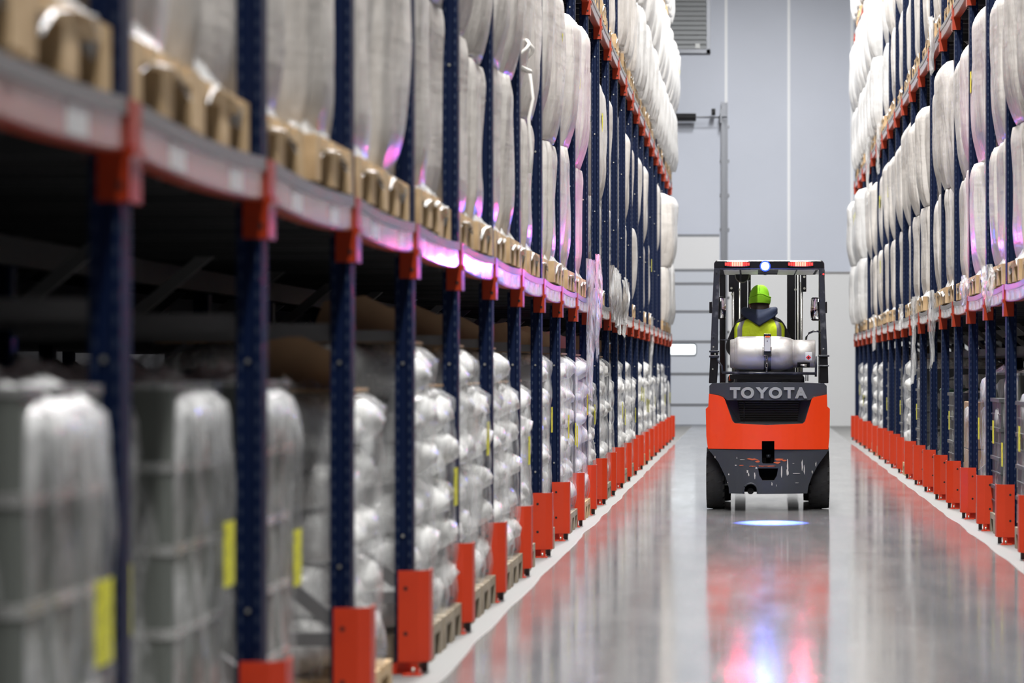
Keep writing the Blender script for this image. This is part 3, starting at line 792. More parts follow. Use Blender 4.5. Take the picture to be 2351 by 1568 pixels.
# ------------------------------------------------------------------ forklift
M['fk_orange'] = mat('orange_counterweight_paint', (0.78, 0.052, 0.006), 0.30, coat=0.3, var=(1.2, (0.70, 0.042, 0.005), 0.4, 0.75))
M['fk_grey'] = mat('charcoal_paint', (0.032, 0.037, 0.046), 0.34, var=(2.5, (0.05, 0.055, 0.065), 0.45, 0.8))
M['fk_black'] = mat('gloss_black_steel', (0.008, 0.008, 0.011), 0.22)
M['fk_post'] = mat('worn_black_steel', (0.022, 0.025, 0.036), 0.28, var=(16, (0.09, 0.095, 0.11), 0.56, 0.72))
M['matt_black'] = mat('matt_black', (0.006, 0.006, 0.007), 0.9, spec=0.2)
M['tyre'] = mat('black_rubber', (0.012, 0.012, 0.013), 0.75)
M['chrome'] = mat('chrome', (0.38, 0.38, 0.37), 0.2, 1.0)
M['letter'] = mat('silver_letters', (0.34, 0.355, 0.36), 0.35, 0.3)
M['tank'] = mat('scuffed_aluminium', (0.42, 0.41, 0.395), 0.46, 0.5, var=(6, (0.17, 0.16, 0.15), 0.46, 0.72), bump=(9, 0.25, 0.01))
M['mirror'] = mat('mirror_glass', (0.8, 0.82, 0.84), 0.05, 1.0)
M['scrape_w'] = mat('bare_scrape', (0.5, 0.49, 0.46), 0.6)
M['scrape_o'] = mat('orange_scrape', (0.5, 0.10, 0.03), 0.6)
M['red_hot'] = mat('red_led_lit', (1, 0.1, 0.05), 0.4, emit=((1.0, 0.10, 0.075), 4.5))
M['red_dim'] = mat('red_led_lens', (0.9, 0.06, 0.05), 0.3, emit=((1.0, 0.03, 0.03), 0.9))
M['blue_hot'] = mat('blue_led_lit', (0.4, 0.5, 1), 0.4, emit=((0.16, 0.26, 1.0), 75.0))
M['panel'] = mat('frosted_roof_panel', (0.85, 0.85, 0.87), 0.5, emit=None)
M['orange_tip'] = mat('orange_plastic', (0.9, 0.12, 0.02), 0.5)
FX, FY = 0.155, 25.6
fork = tag(link('forklift', None, None, (FX, FY, 0)), 'orange and charcoal forklift with gas cylinder driving away along the aisle', 'forklift')
FO = (FX, FY, 0)
A = lambda X, Y: (1600+X/4.356, 860+Y/4.356)           # readings from two enlargements of the photograph
B = lambda X, Y: (1600+X/4.9, 580+Y/4.9)
def ppts(pts, D): return [(P(x, y, D)[0], P(x, y, D)[2]) for x, y in pts]
def fpart(name, mb, m, parent=None, bevel=0.0, off=FO, smooth=False):
    o = link(name, mb.mesh(name, m, off), parent or fork)
    if bevel: bev(o, bevel)
    return o
def curve_plate(name, pts, D, t, m, curve, bevel=0.012, holes=()):
    q = MB().prism(ppts(pts, D), D, D+t, axis='y')
    o = fpart(name, q, m)
    me = o.data
    if holes:
        cm = MB()
        for hp, dep in holes: cm.prism(ppts(hp, D), D-0.3, D+dep, axis='y')
        c = link('cutter', cm.mesh('cutter', M['dark_hole'], FO), fork)
        md = o.modifiers.new('b', 'BOOLEAN'); md.object = c; md.operation = 'DIFFERENCE'; md.solver = 'EXACT'
        bpy.context.view_layer.update()
        dg = bpy.context.evaluated_depsgraph_get()
        nm = bpy.data.meshes.new_from_object(o.evaluated_get(dg)); o.modifiers.clear(); o.data = nm; me = nm
        bpy.data.objects.remove(c)
        me.materials.append(M['matt_black']); bi = len(me.materials)-1
        for hp, dep in holes:
            pp = ppts(hp, D); xs = [a_-FX for a_, _ in pp]; zs_ = [b_ for _, b_ in pp]
            for f in me.polygons:
                c_ = f.center
                if min(xs)-0.002 < c_.x < max(xs)+0.002 and min(zs_)-0.002 < c_.z < max(zs_)+0.002 and c_.y > D-FY+0.01 and (f.normal.y > -0.5 or c_.y < dep+0.01+D-FY): 
                    if abs(f.normal.y) < 0.7 or c_.y < D-FY+dep+0.01: f.material_index = bi
    b = bmesh.new(); b.from_mesh(me)
    for k in range(-9, 10):
        x = k*0.055
        bmesh.ops.bisect_plane(b, geom=b.verts[:]+b.edges[:]+b.faces[:], plane_co=(x, 0, 0), plane_no=(1, 0, 0))
    for v in b.verts: v.co.y += curve*(v.co.x/0.52)**2*(1 if v.co.y < t-0.01+D-FY else 0.0)
    b.to_mesh(me); b.free()
    if bevel:
        bev(o, bevel, 3)
    return o
D0 = 25.6
CURV = 0.13
slot_o = [A(650, 665), A(775, 665), A(775, 800), A(650, 800)]
curve_plate('counterweight', [A(*p) for p in ((118,192),(225,212),(262,228),(278,248),(355,465),(378,488),(700,506),(1060,490),(1082,470),(1150,245),(1168,228),(1305,200),(1308,320),(1335,345),(1330,620),(1318,752),(108,745),(92,620),(86,345),(112,320))],
            D0, 0.42, M['fk_orange'], CURV, 0.014, holes=[(slot_o, 0.28)])
curve_plate('rear_hood', [A(*p) for p in ((122,192),(122,112),(150,88),(400,79),(700,76),(1050,80),(1275,90),(1302,112),(1303,200),(1168,222),(1130,258),(300,258),(268,226),(225,208))],
            D0+0.025, 0.40, M['fk_grey'], CURV, 0.02)
low = curve_plate('lower_counterweight', [A(*p) for p in ((112,750),(1318,755),(1300,790),(1210,910),(1150,1020),(1118,1110),(1105,1190),(606,1195),(606,1150),(588,1108),(538,1086),(490,1106),(468,1150),(468,1192),(322,1190),(318,1130),(288,1030),(215,880),(150,795))],
            D0+0.02, 0.42, M['fk_grey'], CURV*0.8, 0.012,
            holes=[([A(650, 700), A(775, 700), A(775, 875), A(765, 890), A(662, 890), A(650, 875)], 0.28), ([A(612, 938), A(812, 938), A(800, 1010), A(770, 1058), A(655, 1058), A(625, 1010)], 0.25)])
# side cheeks of the recess and the black grille behind
def hexa(fr, bk, D, dd):
    """front quad px pts at depth D, back quad px at D+dd"""
    v = [P(*p, D) for p in fr] + [P(*p, D+dd) for p in bk]
    return v
q = MB()
for s in ((A(285, 255), A(372, 486), A(345, 486), A(262, 255), A(405, 262), A(438, 474), A(345, 486), A(262, 255)),
          (A(1140, 255), A(1068, 486), A(1090, 486), A(1162, 255), A(1035, 262), A(1003, 474), A(1090, 486), A(1162, 255))):
    v = [P(*s[i], D0+0.14) for i in range(4)] + [P(*s[i], D0+0.24) for i in range(4, 8)]
    q.add(v, [(0, 1, 2, 3), (4, 7, 6, 5), (0, 4, 5, 1), (1, 5, 6, 2), (2, 6, 7, 3), (3, 7, 4, 0)])
v = [P(*A(350, 492), D0+0.05), P(*A(1085, 492), D0+0.05), P(*A(1085, 520), D0+0.05), P(*A(350, 520), D0+0.05), P(*A(430, 472), D0+0.24), P(*A(1010, 472), D0+0.24), P(*A(1010, 520), D0+0.24), P(*A(430, 520), D0+0.24)]
q.add(v, [(0, 1, 2, 3), (4, 7, 6, 5), (0, 4, 5, 1), (1, 5, 6, 2), (2, 6, 7, 3), (3, 7, 4, 0)])
fpart('recess_cheeks', q, M['fk_grey'])
q = MB().prism(ppts([A(250, 240), A(1170, 240), A(1100, 520), A(330, 520)], D0), D0+0.25, D0+0.29, axis='y')
fpart('radiator_grille', q, M['dark_hole'])
q = MB()
for k in range(9):
    z = P(0, A(0, 275+24*k)[1], D0+0.25)[2]; q.box(P(A(420, 0)[0], 0, D0+.25)[0], P(A(1015, 0)[0], 0, D0+.25)[0], D0+0.238, D0+0.25, z-0.006, z+0.004)
fpart('grille_slats', q, M['fk_black'])
x = P(A(472, 0)[0], 0, D0+.2)[0]
fpart('grille_rod', MB().tube([(x, D0+0.2, P(0, A(0, 262)[1], D0+.2)[2]), (x, D0+0.2, P(0, A(0, 470)[1], D0+.2)[2])], 0.004, 6), M['fk_grey'])
fpart('tow_pin', MB().tube([P(*A(715, 830), D0+0.14), P(*A(715, 800), D0+0.14)], 0.02, 10), M['fk_grey'])
q = MB(); arc = [P(*A(537+70*math.cos(a), 1158-70*math.sin(a)), D0+0.03) for a in [PI*i/14 for i in range(15)]]
q.tube([P(*A(607, 1192), D0+0.03)]+arc+[P(*A(467, 1192), D0+0.03)], 0.009, 6)
fpart('exhaust_arch', q, M['fk_grey'])
fpart('exhaust_pipe', MB().tube([P(*A(537, 1165), D0+0.12), P(*A(537, 1165), D0+0.5)], 0.028, 14), M['dark_hole'])
# scrapes on the lower casting (thin patches of bare metal and old paint)
rs = random.Random(3)
q = MB()
def blot(mb, cx, cy, wx, wy, mi, jag=0.35):
    n = 11; pts = []
    for k in range(n):
        a = 2*PI*k/n; r = 1+rs.uniform(-jag, jag); pts.append(A(cx+wx/2*r*math.cos(a), cy+wy/2*r*math.sin(a)))
    xc = (P(*A(cx, cy), D0)[0]-FX)/0.52
    yy = D0+0.02+CURV*0.8*xc*xc-0.004
    mb.prism(ppts(pts, D0), yy, yy+0.004, mi, axis='y')
for a in ((505, 970, 18, 30, 0), (518, 1000, 12, 34, 0), (595, 936, 18, 18, 0), (578, 1010, 14, 60, 0), (848, 980, 12, 105, 0), (908, 900, 14, 110, 0), (905, 980, 22, 60, 0), (1055, 900, 12, 110, 0),
          (1075, 960, 10, 90, 0), (990, 990, 90, 6, 0), (750, 1095, 10, 40, 0), (795, 1110, 6, 20, 0), (1000, 1085, 40, 5, 0), (388, 908, 22, 10, 0), (318, 1000, 10, 20, 0), (400, 835, 6, 20, 0), (1192, 900, 8, 50, 0), (1155, 975, 8, 30, 0), (308, 1085, 8, 8, 0), (180, 830, 8, 22, 0), (965, 888, 20, 4, 0), (450, 850, 50, 4, 0)): blot(q, *a)
for a in ((560, 850, 90, 26, 1), (605, 870, 60, 18, 1), (830, 850, 90, 22, 1), (800, 880, 60, 22, 1), (870, 860, 50, 12, 1), (640, 915, 60, 12, 1), (560, 918, 60, 8, 1), (725, 915, 120, 10, 1), (450, 908, 60, 8, 1)): blot(q, *a, jag=0.5)
fpart('paint_scrapes', q, [M['scrape_w'], M['scrape_o']])
# letters
for i, (ch, cx) in enumerate((('T', 383), ('O', 508), ('Y', 652), ('O', 785), ('T', 922), ('A', 1040))):
    cu = bpy.data.curves.new('t', 'FONT'); cu.body = ch; cu.align_x = 'CENTER'; cu.size = 0.122; cu.extrude = 0.006; cu.offset = 0.0052; cu.bevel_depth = 0.0008
    to = bpy.data.objects.new('t', cu); COL.objects.link(to); bpy.context.view_layer.update()
    me = bpy.data.meshes.new_from_object(to.evaluated_get(bpy.context.evaluated_depsgraph_get())); bpy.data.objects.remove(to)
    me.materials.clear(); me.materials.append(M['letter'])
    p = P(*A(cx, 232), D0+0.02); xr = (p[0]-FX)/0.52
    for v_ in me.vertices:
        v_.co.x *= 1.12
    lt_ = link('brand_letter', me, fork, (p[0]-FX, p[1]-FY-0.004+CURV*xr*xr, p[2])); lt_.rotation_euler = (PI/2, 0, 2*CURV*xr/0.52*0.9)
# chassis and hood
body = MB(); body.box(FX-0.40, FX+0.40, 26.0, 27.5, 0.20, 0.62); body.box(FX-0.30, FX+0.30, 26.0, 26.95, 0.62, 1.06)
body.box(FX-0.50, FX-0.30, 26.45, 27.1, 0.42, 0.60); body.box(FX+0.30, FX+0.50, 26.45, 27.1, 0.42, 0.60)
fpart('chassis', body, M['fk_black'], bevel=0.02)
fpart('fender', MB().box(FX-0.50, FX+0.50, 27.15, 27.9, 0.63, 0.72), M['fk_grey'], bevel=0.02)
fpart('seat', MB().box(FX-0.33, FX+0.19, 26.62, 27.2, 1.04, 1.10).box(FX-0.30, FX+0.16, 26.55, 26.66, 1.06, 1.42), M['fk_black'], bevel=0.03)
# wheels
def wheel(x0, x1, Y, r, name='wheel'):
    q = MB(); prof = [(x0+0.03, r*0.45), (x0+0.02, r*0.6), (x0, r*0.72), (x0+0.004, r*0.92), (x0+0.022, r*0.985), (x1-0.022, r*0.985), (x1-0.004, r*0.92), (x1, r*0.72), (x1-0.02, r*0.6), (x1-0.03, r*0.45)]
    n = 40
    q.loft([[(px, Y+pr*math.sin(2*PI*k/n), r+pr*math.cos(2*PI*k/n)) for k in range(n)] for px, pr in prof])
    c = (x0+x1)/2
    for k in range(22):
        for s in (-1, 1):
            a = 2*PI*(k+(0.25 if s > 0 else -0.25))/22; a2 = a+s*0.10
            e = c+s*(x1-x0)*0.48; m_ = c+s*0.012
            da = 0.085; vs = []
            for (xx, aa, rr) in ((m_, a, 1.0), (e, a2, 0.975)):
                for d_ in (-da, da):
                    for rr2 in (rr*0.9, rr): vs.append((xx, Y+r*rr2*math.sin(aa+d_), r+r*rr2*math.cos(aa+d_)))
            q.add(vs, [(0,1,3,2), (4,6,7,5), (1,5,7,3), (0,2,6,4), (0,4,5,1), (2,3,7,6)])
    o = fpart(name, q, M['tyre'])
    hb = MB().tube([(x0+0.025, Y, r), (x1-0.025, Y, r)], r*0.46, 24); fpart('hub', hb, M['fk_grey'], o)
TW = 26.09; sc = F/TW
wheel((1622-VX)/sc, (1664.5-VX)/sc, TW, 0.27); wheel((1856-VX)/sc, (1903.5-VX)/sc, TW, 0.27)
wheel(FX-0.50, FX-0.33, 27.55, 0.30); wheel(FX+0.33, FX+0.50, 27.55, 0.30)
for s in (-1, 1):
    xa, xb = sorted((FX+s*0.28, FX+s*0.505))
    fpart('wheel_well', MB().box(xa, xb, 26.38, 26.42, 0.16, 0.78), M['matt_black'])
fpart('dark_arch_backing', MB().box(FX-0.30, FX+0.10, 25.80, 26.05, 0.158, 0.45), M['matt_black'])  # black box added to make the inside of the exhaust arch dark
# overhead guard
def poly(name, pts, D, t, m, bevel=0.006, parent=None): return fpart(name, MB().prism(ppts([B(*p) for p in pts], D), D, D+t, axis='y'), m, parent, bevel)
poly('guard_pillar', ((150,1185),(168,700),(192,170),(258,170),(242,700),(236,1185)), 26.08, 0.07, M['fk_post'])
poly('guard_pillar', ((1372,170),(1434,170),(1450,700),(1468,1165),(1400,1165),(1382,700)), 26.08, 0.07, M['fk_post'])
poly('pillar_base', ((134,1470),(150,1160),(246,1160),(224,1470)), 26.03, 0.12, M['fk_black'])
poly('pillar_base', ((1385,1470),(1375,1160),(1472,1160),(1480,1470)), 26.03, 0.12, M['fk_black'])
rb = poly('roof_crossbar', ((192,190),(192,125),(203,98),(225,86),(1400,86),(1422,98),(1434,125),(1436,190)), 26.08, 0.10, M['fk_black'], 0.01)
for x0_, x1_ in ((196, 250), (1375, 1432)):
    a_, b_ = P(*B(x0_, 100), 26.1), P(*B(x1_, 185), 26.1)
    fpart('roof_rail', MB().box(a_[0], b_[0], 26.18, 27.6, b_[2], a_[2]), M['fk_black'], bevel=0.01)
    fpart('front_pillar', MB().add([(a_[0]+0.03+dx_, 27.55+dy_+(0.18 if z_ < 1 else 0), z_) for z_ in (0.7, a_[2]-0.02) for dx_, dy_ in ((0, 0), (0.055, 0), (0.055, 0.06), (0, 0.06))],
          [(0,3,2,1),(4,5,6,7),(0,1,5,4),(1,2,6,5),(2,3,7,6),(3,0,4,7)]), M['fk_black'], bevel=0.006)
zr = P(*B(0, 150), 26.1)[2]
xl, xr_ = P(*B(250, 0), 26.1)[0], P(*B(1375, 0), 26.1)[0]
fpart('roof_front_bar', MB().box(xl, xr_, 27.54, 27.6, zr-0.03, zr+0.03), M['fk_black'])
for k in range(6): fpart('roof_slat', MB().box(xl, xr_, 26.33+0.2*k, 26.35+0.2*k, zr-0.022, zr+0.022), M['fk_black'])
for a_, b_ in ((300, 478), (500, 688), (918, 1112), (1132, 1330)):
    fpart('roof_lining', MB().box(P(*B(a_, 0), 26.3)[0], P(*B(b_, 0), 26.3)[0], 26.2, 27.5, zr-0.034, zr-0.028), M['panel'])
# lamps
def led_bar(cx):
    hx = 150
    h = poly('marker_lamp', ((cx-hx, 110), (cx-hx+30, 98), (cx+hx-30, 98), (cx+hx, 110), (cx+hx, 145), (cx+hx-30, 160), (cx-hx+30, 160), (cx-hx, 145)), 26.055, 0.03, M['fk_black'], 0.004)
    for k in range(11):
        x0_ = cx-140+k*25.6; hot = 3 <= k <= 7
        sh = 24 if hot else 24-4*max(0, abs(k-5)-3)
        q_ = MB().prism(ppts([B(x0_, 128-sh), B(x0_+21, 128-sh), B(x0_+21, 128+sh), B(x0_, 128+sh)], 26.05), 26.045, 26.056, axis='y')
        fpart('led_cell', q_, M['red_hot' if hot else 'red_dim'], h)
    p = P(*B(cx, 128), 26.0)
    d = bpy.data.lights.new('marker_glow', 'SPOT'); d.energy = 38; d.color = (1.0, 0.04, 0.10); d.shadow_soft_size = 0.03; d.spot_size = 2.5; d.spot_blend = 0.6
    l = link('marker_glow', d, h, (p[0]-FX, p[1]-FY, p[2])); l.rotation_euler = (-PI/2, 0, 0)
led_bar(455); led_bar(1168)
bp_ = P(*B(768, 152), 26.02)
bl = fpart('blue_spot_lamp', MB().tube([(bp_[0], 26.02, bp_[2]), (bp_[0], 26.14, bp_[2])], [0.046, 0.034], 24), M['fk_black'])
fpart('lamp_bracket', MB().box(bp_[0]-0.012, bp_[0]+0.012, 26.05, 26.09, bp_[2]-0.075, bp_[2]-0.03), M['fk_grey'], bl)
fpart('halo_ring', MB().tube([(bp_[0], 26.012, bp_[2]), (bp_[0], 26.0205, bp_[2])], [0.046, 0.046], 24), mat('blue_halo_glow', (0.02, 0.04, 0.5), 0.3, emit=((0.02, 0.06, 1.0), 1.6)), bl)  # dim blue glow added around the lens, standing in for its halo
fpart('lens', MB().tube([(bp_[0], 26.008, bp_[2]), (bp_[0], 26.021, bp_[2])], [0.033, 0.036], 24), M['blue_hot'], bl)
d = bpy.data.lights.new('blue_glow', 'SPOT'); d.energy = 48; d.color = (0.08, 0.14, 1.0); d.shadow_soft_size = 0.035; d.spot_size = 2.5; d.spot_blend = 0.6
link('blue_glow', d, bl, (bp_[0]-FX, 25.95-FY, bp_[2])).rotation_euler = (-PI/2, 0, 0)
tgt = Vector((0.166, 23.72, 0.0)); src = Vector((bp_[0], 25.96, bp_[2]))
d = bpy.data.lights.new('blue_spot', 'SPOT'); d.energy = 36000; d.color = (0.085, 0.16, 1.0); d.spot_size = math.radians(11.6); d.spot_blend = 1.0; d.shadow_soft_size = 0.02
so_ = link('blue_spot', d, bl, (src.x-FX, src.y-FY, src.z)); so_.rotation_euler = (tgt-src).to_track_quat('-Z', 'Y').to_euler()
p = P(*B(510, 258), 27.35)
rl = fpart('round_work_lamp', MB().tube([(p[0], 27.35, p[2]), (p[0], 27.47, p[2])], [0.068, 0.05], 28), M['lip'])
fpart('lamp_glass', MB().tube([(p[0], 27.34, p[2]), (p[0], 27.352, p[2])], 0.058, 28), M['fk_black'], rl)
# mast
DM = 28.0
for nm, x0_, x1_ in (('mast_rail', 400, 485), ('mast_rail', 490, 568), ('mast_rail', 1015, 1105), ('mast_rail', 1112, 1160)):
    a_, b_ = P(*B(x0_, 0), DM)[0], P(*B(x1_, 0), DM)[0]
    q = MB(); q.box(a_, b_, DM, DM+0.16, 0.12, 2.19)
    fpart(nm, q, M['fk_black'], bevel=0.006)
for x0_ in (398, 1165):
    a_ = P(*B(x0_+10, 0), DM)[0]; fpart('lift_cylinder', MB().tube([(a_, DM-0.04, 0.25), (a_, DM-0.04, 2.02)], 0.013, 14), M['chrome'])
    a_ = P(*B(480 if x0_ < 600 else 1135, 0), DM)[0]; fpart('lift_chain', MB().tube([(a_, DM-0.03, 0.25), (a_, DM-0.03, 2.1)], 0.007, 8), M['bolt'])
for x0_, x1_ in ((358, 420), (1170, 1230)):
    fpart('mast_bracket', MB().prism(ppts([B(x0_, 235), B(x1_, 235), B(x1_, 442), B(x0_, 442)], DM), DM-0.06, DM, axis='y'), M['fk_black'], bevel=0.004)
for bx, by in ((388, 400), (481, 415), (1108, 415), (1210, 402), (1208, 272), (396, 468)):
    pp = P(*B(bx, by), DM-0.07); fpart('mast_bolt', MB().tube([pp, (pp[0], pp[1]+0.03, pp[2])], 0.0115, 8), M['bolt'])
a_, b_ = P(*B(592, 235), 27.6), P(*B(592, 430), 27.6)
fpart('hydraulic_hose', MB().tube([a_, b_, (b_[0]-0.01, 27.8, 1.5), (b_[0]-0.03, 27.9, 0.7)], 0.012, 8), M['fk_black'])
xm0, xm1 = P(*B(400, 0), DM)[0], P(*B(1160, 0), DM)[0]
for z in (0.16, 0.95, 2.12): fpart('mast_crossbar', MB().box(xm0, xm1, DM+0.10, DM+0.15, z, z+0.09), M['fk_black'], bevel=0.004)
q = MB(); q.box(FX-0.42, FX+0.42, 28.2, 28.26, 0.12, 0.20); q.box(FX-0.42, FX+0.42, 28.2, 28.26, 0.48, 0.56)
fpart('fork_carriage', q, M['fk_black'])
for s in (-0.3, 0.2):
    fpart('fork', MB().prism([(28.26, 0.06), (28.26, 0.55), (28.30, 0.55), (28.30, 0.10), (29.35, 0.075), (29.35, 0.06)], FX+s, FX+s+0.1, axis='x'), M['fk_grey'])
# gas cylinder on its cradle
DT = 25.85; zc = P(0, B(0, 1138)[1], DT)[2]; s_ = DT/F/4.9
x_ = lambda X: P(B(X, 0)[0], 0, DT)[0]
prof = [(372, 90), (372, 150), (380, 160), (415, 166), (425, 172), (440, 184), (470, 193), (560, 196), (760, 197), (940, 195), (1010, 186), (1050, 176), (1078, 162), (1084, 156), (1180, 156), (1322, 156), (1330, 153), (1330, 140), (1310, 136), (1240, 136)]
q = MB().loft([[(x_(X), DT+R*s_*math.cos(2*PI*k/48), zc+R*s_*math.sin(2*PI*k/48)) for k in range(48)] for X, R in prof])
tank = fpart('gas_cylinder', q, M['tank'])
q = MB()
for X, R in ((430, 174), (1080, 160)): q.loft([[(x_(X+dx), DT+(R+e)*s_*math.cos(2*PI*k/40), zc+(R+e)*s_*math.sin(2*PI*k/40)) for k in range(40)] for dx, e in ((-5, 0), (-2, 4), (3, 4), (6, 0))], cap0=False, cap1=False)
fpart('weld_seam', q, M['tank'], tank)
q = MB().loft([[(x_(X), DT+201*s_*math.cos(2*PI*k/48), zc+201*s_*math.sin(2*PI*k/48)) for k in range(48)] for X in (752, 832)], cap0=False, cap1=False)
fpart('strap', q, M['fk_post'], tank)
def tb(X0, X1, Y0, Y1, d0, d1): 
    a, b = P(*B(X0, Y0), DT), P(*B(X1, Y1), DT); return (a[0], b[0], DT+d0, DT+d1, b[2], a[2])
fpart('latch', MB().box(*tb(757, 828, 945, 1112, -0.185, -0.14)), mat('latch_steel', (0.62, 0.64, 0.68), 0.3, 0.3), tank, 0.006)
fpart('latch_head', MB().box(*tb(752, 832, 915, 960, -0.178, -0.06)), M['fk_black'], tank, 0.004)
fpart('latch_mark', MB().box(*tb(768, 820, 940, 955, -0.190, -0.180)), M['orange_tip'], tank)
fpart('latch_hole', MB().tube([P(*B(792, 995), DT-0.1865), P(*B(792, 995), DT-0.184)], 0.005, 8), M['dark_hole'], tank)
q = MB(); q.tube([P(*B(X, Y), DT-0.165) for X, Y in ((745, 1060), (745, 1155), (835, 1155), (835, 1060))], 0.006, 6)
for k in range(4): 
    c = 1180+46*k
    q.tube([P(*B(785+13*math.cos(a)*(1 if k % 2 == 0 else 0.4), c+28*math.sin(a)), DT-0.16) for a in [2*PI*i/12 for i in range(13)]], 0.004, 5)
fpart('chain', q, M['chrome'], tank)
lbp = MB().loft([[(x_(X), DT+157.5*s_*math.cos(a), zc+157.5*s_*math.sin(a)) for a in [-PI/2-0.0-1.62+0.09*i for i in range(7)]] for X in (1216, 1292)], cap0=False, cap1=False)
# hazard label on the collar, following its curve
def collar(X, Y, e=0.0):
    dz = P(*B(X, Y), DT)[2]-zc; R = (157.5+e)*s_; dz = max(-R, min(R, dz)); return (x_(X), DT-math.sqrt(R*R-dz*dz), zc+dz)
def cgrid(X0, X1, Y0, Y1, e=0.0): return MB().grid(lambda u, v: collar(X0+(X1-X0)*u, Y1+(Y0-Y1)*v, e), 6, 6)
fpart('hazard_label', cgrid(1217, 1292, 1118, 1212), M['label'], tank)
cx_, cy_ = 1253, 1180
fpart('red_diamond', MB().add([collar(cx_, cy_+28, 1), collar(cx_+30, cy_, 1), collar(cx_, cy_-28, 1), collar(cx_-30, cy_, 1), collar(cx_, cy_, 1.4)], [(0, 1, 4), (1, 2, 4), (2, 3, 4), (3, 0, 4)]), mat('hazard_red', (0.7, 0.02, 0.03), 0.5), tank)
fpart('flame_mark', MB().add([collar(cx_-7, cy_+10, 2), collar(cx_+7, cy_+10, 2), collar(cx_+9, cy_, 2), collar(cx_, cy_-13, 2), collar(cx_-9, cy_, 2)], [(0, 1, 2, 3, 4)]), M['dark_hole'], tank)
fpart('valve_opening', cgrid(1128, 1268, 1236, 1292, 1), M['dark_hole'], tank)
fpart('valve', MB().tube([P(*B(1165, 1265), DT-0.13), P(*B(1235, 1272), DT-0.13)], [0.008, 0.013], 10), M['bolt'], tank)
q = MB(); q.tube([P(*B(X, Y), DT-0.1) for X, Y in ((285, 1352), (700, 1356), (1340, 1360))], 0.0125, 10)
q.tube([P(*B(X, Y), DT-0.1) for X, Y in ((232, 1190), (250, 1235), (280, 1275), (288, 1352))], 0.008, 8)
q.tube([P(*B(X, Y), DT-0.1) for X, Y in ((1337, 1165), (1340, 1280), (1338, 1395))], 0.010, 8)
fpart('cylinder_cradle', q, M['fk_post'])
q = MB(); q.box(x_(372), x_(1190), DT-0.06, DT+0.2, P(*B(0, 1425), DT)[2], P(*B(0, 1372), DT)[2]); q.box(x_(480), x_(560), DT-0.02, DT+0.1, 1.06, zc-0.14); q.box(x_(950), x_(1030), DT-0.02, DT+0.1, 1.06, zc-0.14)
fpart('cradle_plate', q, M['fk_black'])
fpart('gas_hose', MB().tube([P(*B(X, Y), DT+0.05) for X, Y in ((1225, 995), (1232, 950), (1262, 905), (1310, 886), (1360, 884), (1390, 900))], 0.009, 8), M['fk_black'])
q = MB(); q.tube([P(*B(265, 982), 26.3), P(*B(372, 982), 26.3)], 0.006, 6); q.tube([P(*B(319, 985), 26.3), P(*B(321, 1445), 26.3)], 0.005, 6); q.tube([P(*B(1226, 1375), 26.3), P(*B(1226, 1445), 26.3)], 0.005, 6); q.tube([P(*B(1248, 1375), 26.3), P(*B(1248, 1445), 26.3)], 0.005, 6)
fpart('guard_rods', q, M['fk_post'])
fpart('belt_stalk', MB().tube([P(*B(372, 1440), 26.1), P(*B(376, 1378), 26.1)], [0.012, 0.007], 8), M['orange_tip'])
for X0, X1, Y0, Y1 in ((138, 250, 1100, 1122), (138, 250, 1155, 1180), (1368, 1490, 1152, 1172), (1375, 1486, 1264, 1282)):
    a_, b_ = P(*B(X0, Y0), 26.0), P(*B(X1, Y1), 26.0); fpart('pillar_clamp', MB().box(a_[0], b_[0], 26.0, 26.16, b_[2], a_[2]), M['fk_post'], bevel=0.003)
for X, Y in ((186, 1060), (245, 1135), (205, 1140), (178, 1310), (1424, 1080), (222, 235), (1392, 242), (186, 960)):
    pp = P(*B(X, Y), 25.995 if Y > 1050 and Y < 1400 else 26.074); fpart('pillar_bolt', MB().tube([pp, (pp[0], pp[1]+0.02, pp[2])], 0.007, 8), M['bolt' if Y > 1000 else 'dark_hole'])
pp = P(*B(1424, 242), 26.07); fpart('side_reflector', MB().tube([pp, (pp[0], pp[1]+0.02, pp[2])], 0.008, 8), M['red_dim'])
# mirrors
def mirror(X0, X1, Y0, Y1, yaw):
    a_, b_ = P(*B(X0, Y0), 26.5), P(*B(X1, Y1), 26.5)
    w_, h_ = b_[0]-a_[0], a_[2]-b_[2]; cx, cz = (a_[0]+b_[0])/2, (a_[2]+b_[2])/2
    q = MB().prism(rrect(-w_/2, w_/2, -h_/2, h_/2, 0.022, 4), 0, 0.035, axis='y')
    o = link('mirror', q.mesh('mirror', M['fk_black']), fork, (cx-FX, 26.5-FY, cz), yaw); bev(o, 0.005)
    g = MB().grid(lambda u, v: ((u-0.5)*w_*0.86, -0.004-0.022*(1-(2*u-1)**2)*0.5-0.02*(1-(2*v-1)**2)*0.5, (v-0.5)*h_*0.88), 10, 12)
    link('mirror_glass', g.mesh('mirror_glass', M['mirror'], fix=False), o)
    arm = MB().tube([(0, 0.03, 0), (0.1 if cx > FX else -0.1, 0.02, 0.0)], 0.008, 6); link('mirror_arm', arm.mesh('mirror_arm', M['fk_black']), o)
mirror(240, 330, 495, 752, 0.5); mirror(1272, 1385, 503, 765, -0.5)
for X0, X1 in ((140, 170), (1440, 1463)):
    a_, b_ = P(*B(X0, 552), 26.2), P(*B(X1, 680), 26.2); fpart('mirror_clamp', MB().box(a_[0], b_[0], 26.15, 26.25, b_[2], a_[2]), M['fk_black'], bevel=0.004)
